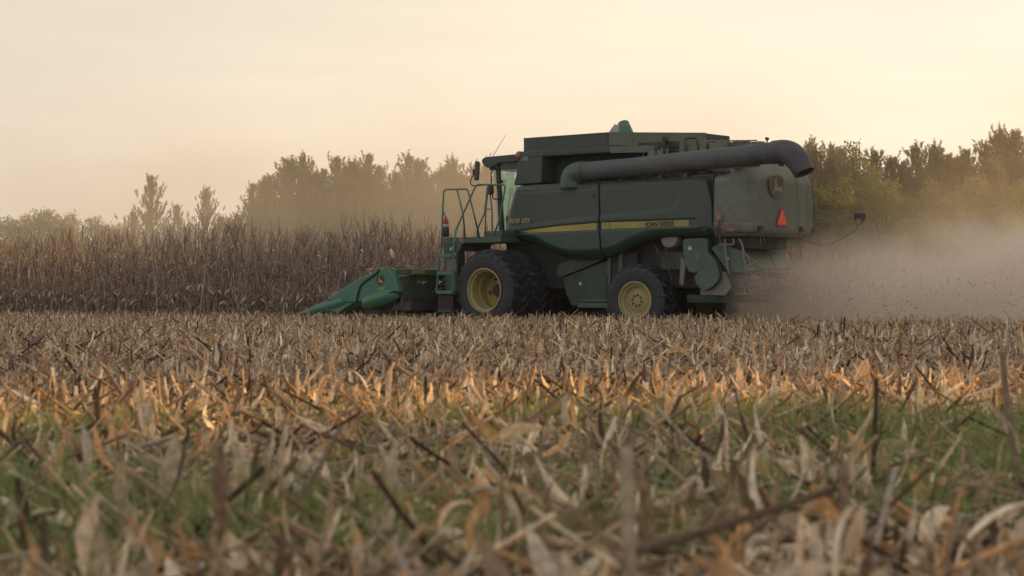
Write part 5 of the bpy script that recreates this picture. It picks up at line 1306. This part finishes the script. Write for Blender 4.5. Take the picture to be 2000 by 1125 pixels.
# the woods beside the field, out of the picture on the right, that keep the low sun off the machine
def side_wood(name, q0, q1, dist, H, lab, seed, ragged=1.6, rmin=0.0):
    rng = np.random.default_rng(seed)
    sx, sy = sin(R(SUN_AZ)), cos(R(SUN_AZ)); nx, ny = -sy, sx
    nq = int((q1-q0)/0.8)+1; parts = []
    V = []; hs = []
    for i in range(nq+1):
        q = q0 + (q1-q0)*i/nq; h = H + ragged*(0.5*sin(q*0.9+seed)+0.5*sin(q*2.3)) + rng.normal(0, 0.4*ragged)
        hs.append((q, h))
    core = MB()
    for j, dd in enumerate((dist, dist+5)):
        for q, h in hs: core.v.append((nx*q + sx*dd, ny*q + sy*dd, 0)); core.v.append((nx*q + sx*dd, ny*q + sy*dd, h))
    n2 = 2*(nq+1)
    for i in range(nq):
        a = 2*i
        core.f += [(a, a+2, a+3, a+1), (n2+a, n2+a+1, n2+a+3, n2+a+2), (a+1, a+3, n2+a+3, n2+a+1)]
    core.f += [(0, 1, n2+1, n2), (2*nq, n2+2*nq, n2+2*nq+1, 2*nq+1)]
    cV = np.array(core.v); cF = np.array(core.f); cC = np.tile(np.array((0.05,0.08,0.03)), (len(cV), 1))
    n = int((q1-q0)*H*26); q = U(rng, n, q0-0.5, q1+0.5); dd = U(rng, n, dist-2, dist+6); z = rng.random(n)*(H+ragged)
    P = np.stack([nx*q + sx*dd, ny*q + sy*dd, z], -1)
    lf = ribbons(P, U(rng, n, 0, 6.28), U(rng, n, -1, 1.4), U(rng, n, 0.3, 0.7), U(rng, n, 0.2, 0.45), U(rng, n, -1, 1), U(rng, n, -.5, .5), U(rng, n, -1.5, 1.5), 1, np.tile(np.array((0.07,0.11,0.04)), (n, 1)), 0, rng=rng)
    V, F, C = join([(cV, cF, cC), lf])
    o = np_mesh(name, V, F, M['leaf'], C); tag(o, lab, 'woodland', kind='stuff'); return o
side_wood('side_wood', 11.6, 45.5, 62, 17.0, 'dense wood beside the harvested field beyond the sunlit gap', 3)
side_wood('side_wood', -24, 7.9, 62, 15.0, 'dense wood beside the near part of the field', 4)

side_wood('side_wood', 45.5, 54.3, 62, 15.2, 'lower ragged end of the wood beside the field', 9, ragged=3.0)

def gap_dapple(rng):  # unseen leaf clusters, added to break the sunlit strip into patches
    sx, sy = sin(R(SUN_AZ)), cos(R(SUN_AZ)); nx, ny = -sy, sx; parts = []
    for k in range(4):
        q, z = U(rng, 1, 8.4, 12.9)[0], U(rng, 1, 6.8, 10.8)[0]; n = 170; rr = U(rng, 1, 0.18, 0.42)[0]
        qq = rng.normal(q, rr*1.6, n); zz = rng.normal(z, rr*0.8, n); dd = rng.normal(62, 0.7, n)
        P = np.stack([nx*qq + sx*dd, ny*qq + sy*dd, zz], -1)
        parts.append(ribbons(P, U(rng, n, 0, 6.28), U(rng, n, -1, 1.4), U(rng, n, 0.15, 0.35), U(rng, n, 0.12, 0.25), U(rng, n, -1, 1), U(rng, n, -.5, .5), U(rng, n, -1.5, 1.5), 1, np.tile(np.array((0.07,0.11,0.04)), (n, 1)), 0, rng=rng))
    V, F, C = join(parts); o = np_mesh('dapple_leaves', V, F, M['leaf'], C); tag(o, 'unseen leaf clusters added in the side wood gap to dapple the sun', 'branches', kind='stuff')
gap_dapple(np.random.default_rng(77))

# ---------------------------------------------------------------- dust and haze
def volume_box(name, x0, x1, y0, y1, z0, z1):
    b = MB().box(x0, x1, y0, y1, z0, z1); me = bpy.data.meshes.new(name); me.from_pydata(b.v, [], b.f); me.update()
    o = bpy.data.objects.new(name, me); COL.objects.link(o); return o
def dust_mat(name, dens, colr, origin, axis_x, zfall, zlo, scale=0.5, xr=(0, 1, 2, 3), yr=(0, 1, 2, 3), thr=(0.35, 0.7), tilt=0.0, aniso=0.2):
    m = bpy.data.materials.new(name); m.use_nodes = True; nt = m.node_tree; N, L = nt.nodes, nt.links; N.clear()
    tc = N.new('ShaderNodeTexCoord'); mp = N.new('ShaderNodeMapping')
    mp.vector_type = 'TEXTURE'; mp.inputs['Location'].default_value = origin; mp.inputs['Rotation'].default_value = (0, 0, axis_x)
    L.new(tc.outputs['Object'], mp.inputs[0])
    sp = N.new('ShaderNodeSeparateXYZ'); L.new(mp.outputs[0], sp.inputs[0])
    no = N.new('ShaderNodeTexNoise'); no.inputs['Scale'].default_value = scale; no.inputs['Detail'].default_value = 4; no.inputs['Roughness'].default_value = 0.55; no.inputs['Distortion'].default_value = 0.6
    L.new(mp.outputs[0], no.inputs['Vector'])
    def mr(src, a, b, c, d, smooth=True):
        r = N.new('ShaderNodeMapRange'); r.interpolation_type = 'SMOOTHSTEP' if smooth else 'LINEAR'
        for k, v in zip(('From Min', 'From Max', 'To Min', 'To Max'), (a, b, c, d)): r.inputs[k].default_value = v
        L.new(src, r.inputs['Value']); return r.outputs[0]
    def mul(a, b):
        q = N.new('ShaderNodeMath'); q.operation = 'MULTIPLY'; L.new(a, q.inputs[0])
        if isinstance(b, float): q.inputs[1].default_value = b
        else: L.new(b, q.inputs[1])
        return q.outputs[0]
    # the top of the cloud rises and wavers
    zz = N.new('ShaderNodeMath'); zz.operation = 'MULTIPLY_ADD'; L.new(no.outputs['Fac'], zz.inputs[0]); zz.inputs[1].default_value = -zfall*1.1; L.new(sp.outputs['Z'], zz.inputs[2])
    z2 = N.new('ShaderNodeMath'); z2.operation = 'MULTIPLY_ADD'; L.new(sp.outputs['X'], z2.inputs[0]); z2.inputs[1].default_value = -tilt; L.new(zz.outputs[0], z2.inputs[2])
    d = mr(z2.outputs[0], zlo - zfall*0.9, zlo + zfall*0.5, 1.0, 0.0)
    d = mul(d, mr(sp.outputs['X'], xr[0], xr[1], 0.0, 1.0)); d = mul(d, mr(sp.outputs['X'], xr[2], xr[3], 1.0, 0.0))
    d = mul(d, mr(sp.outputs['Y'], yr[0], yr[1], 0.0, 1.0)); d = mul(d, mr(sp.outputs['Y'], yr[2], yr[3], 1.0, 0.0))
    d = mul(d, mr(no.outputs['Fac'], thr[0], thr[1], 0.25, 1.0)); d = mul(d, float(dens))
    pv = N.new('ShaderNodeVolumePrincipled'); pv.inputs['Color'].default_value = (*colr, 1); pv.inputs['Anisotropy'].default_value = aniso
    L.new(d, pv.inputs['Density'])
    out = N.new('ShaderNodeOutputMaterial'); L.new(pv.outputs[0], out.inputs['Volume']); return m
RA = math.atan2(-HEADU.y, -HEADU.x)      # x axis of the dust frame points rearwards from the machine
ox, oy = to_world(-2.9, 0)
dc = volume_box('dust_cloud', 3.0, 26.0, 33.5, 56.0, 0.0, 3.6)
dc.data.materials.append(dust_mat('chopper_dust', 0.72, (1.0, 0.89, 0.79), (ox, oy, 0), RA, 1.0, 1.25, 0.75, xr=(0.2, 4.0, 60, 61), yr=(-4.5, -1.5, 6.0, 9.0), thr=(0.38, 0.66), tilt=0.05, aniso=0.45))
tag(dc, 'tan dust cloud billowing low behind the combine', 'dust cloud', kind='stuff')
d4 = volume_box('dust_cloud', 4.5, 11.5, 36.5, 45.5, 0.0, 2.0)
d4.data.materials.append(dust_mat('outlet_dust', 0.9, (0.62, 0.52, 0.43), (ox, oy, 0), RA, 0.5, 1.15, 1.6, xr=(-0.5, 0.2, 0.6, 3.6), yr=(-2.6, -1.4, 1.2, 2.2), thr=(0.35, 0.65), aniso=0.2))
tag(d4, 'dense brown burst of dust and chopped straw right at the rear outlet', 'dust cloud', kind='stuff')
d2 = volume_box('dust_cloud', -46, 22, 80, 140, 0.0, 14)
d2.data.materials.append(dust_mat('drifting_dust', 0.022, (0.76, 0.74, 0.655), (-8, 110, 0), 0.0, 6.0, 8.0, 0.05, xr=(-36, -14, 18, 30), yr=(-29, -15, 15, 29), aniso=0.3))
tag(d2, 'thin brown dust hanging in front of the pine belt beyond the corn', 'dust cloud', kind='stuff')
d3 = volume_box('dust_cloud', 10, 50, 62, 84, 0.0, 10)
d3.data.materials.append(dust_mat('far_dust', 0.034, (0.90, 0.85, 0.74), (28, 73, 0), 0.0, 4.0, 7.5, 0.08, xr=(-17, -8, 12, 20), yr=(-10.5, -6, 6, 10.5), aniso=0.4))
tag(d3, 'faint veil of dust in front of the tree belt on the right', 'dust cloud', kind='stuff')
hz = volume_box('haze', -400, 400, -60, 420, -1.0, 20.5)
m = bpy.data.materials.new('field_haze'); m.use_nodes = True; nt = m.node_tree; nt.nodes.clear()
pv = nt.nodes.new('ShaderNodeVolumePrincipled'); pv.inputs['Density'].default_value = 0.00028; pv.inputs['Color'].default_value = (0.95, 0.90, 0.84, 1); pv.inputs['Anisotropy'].default_value = 0.3
ou = nt.nodes.new('ShaderNodeOutputMaterial'); nt.links.new(pv.outputs[0], ou.inputs['Volume'])
hz.data.materials.append(m); tag(hz, 'warm evening haze over the field', 'haze', kind='stuff')
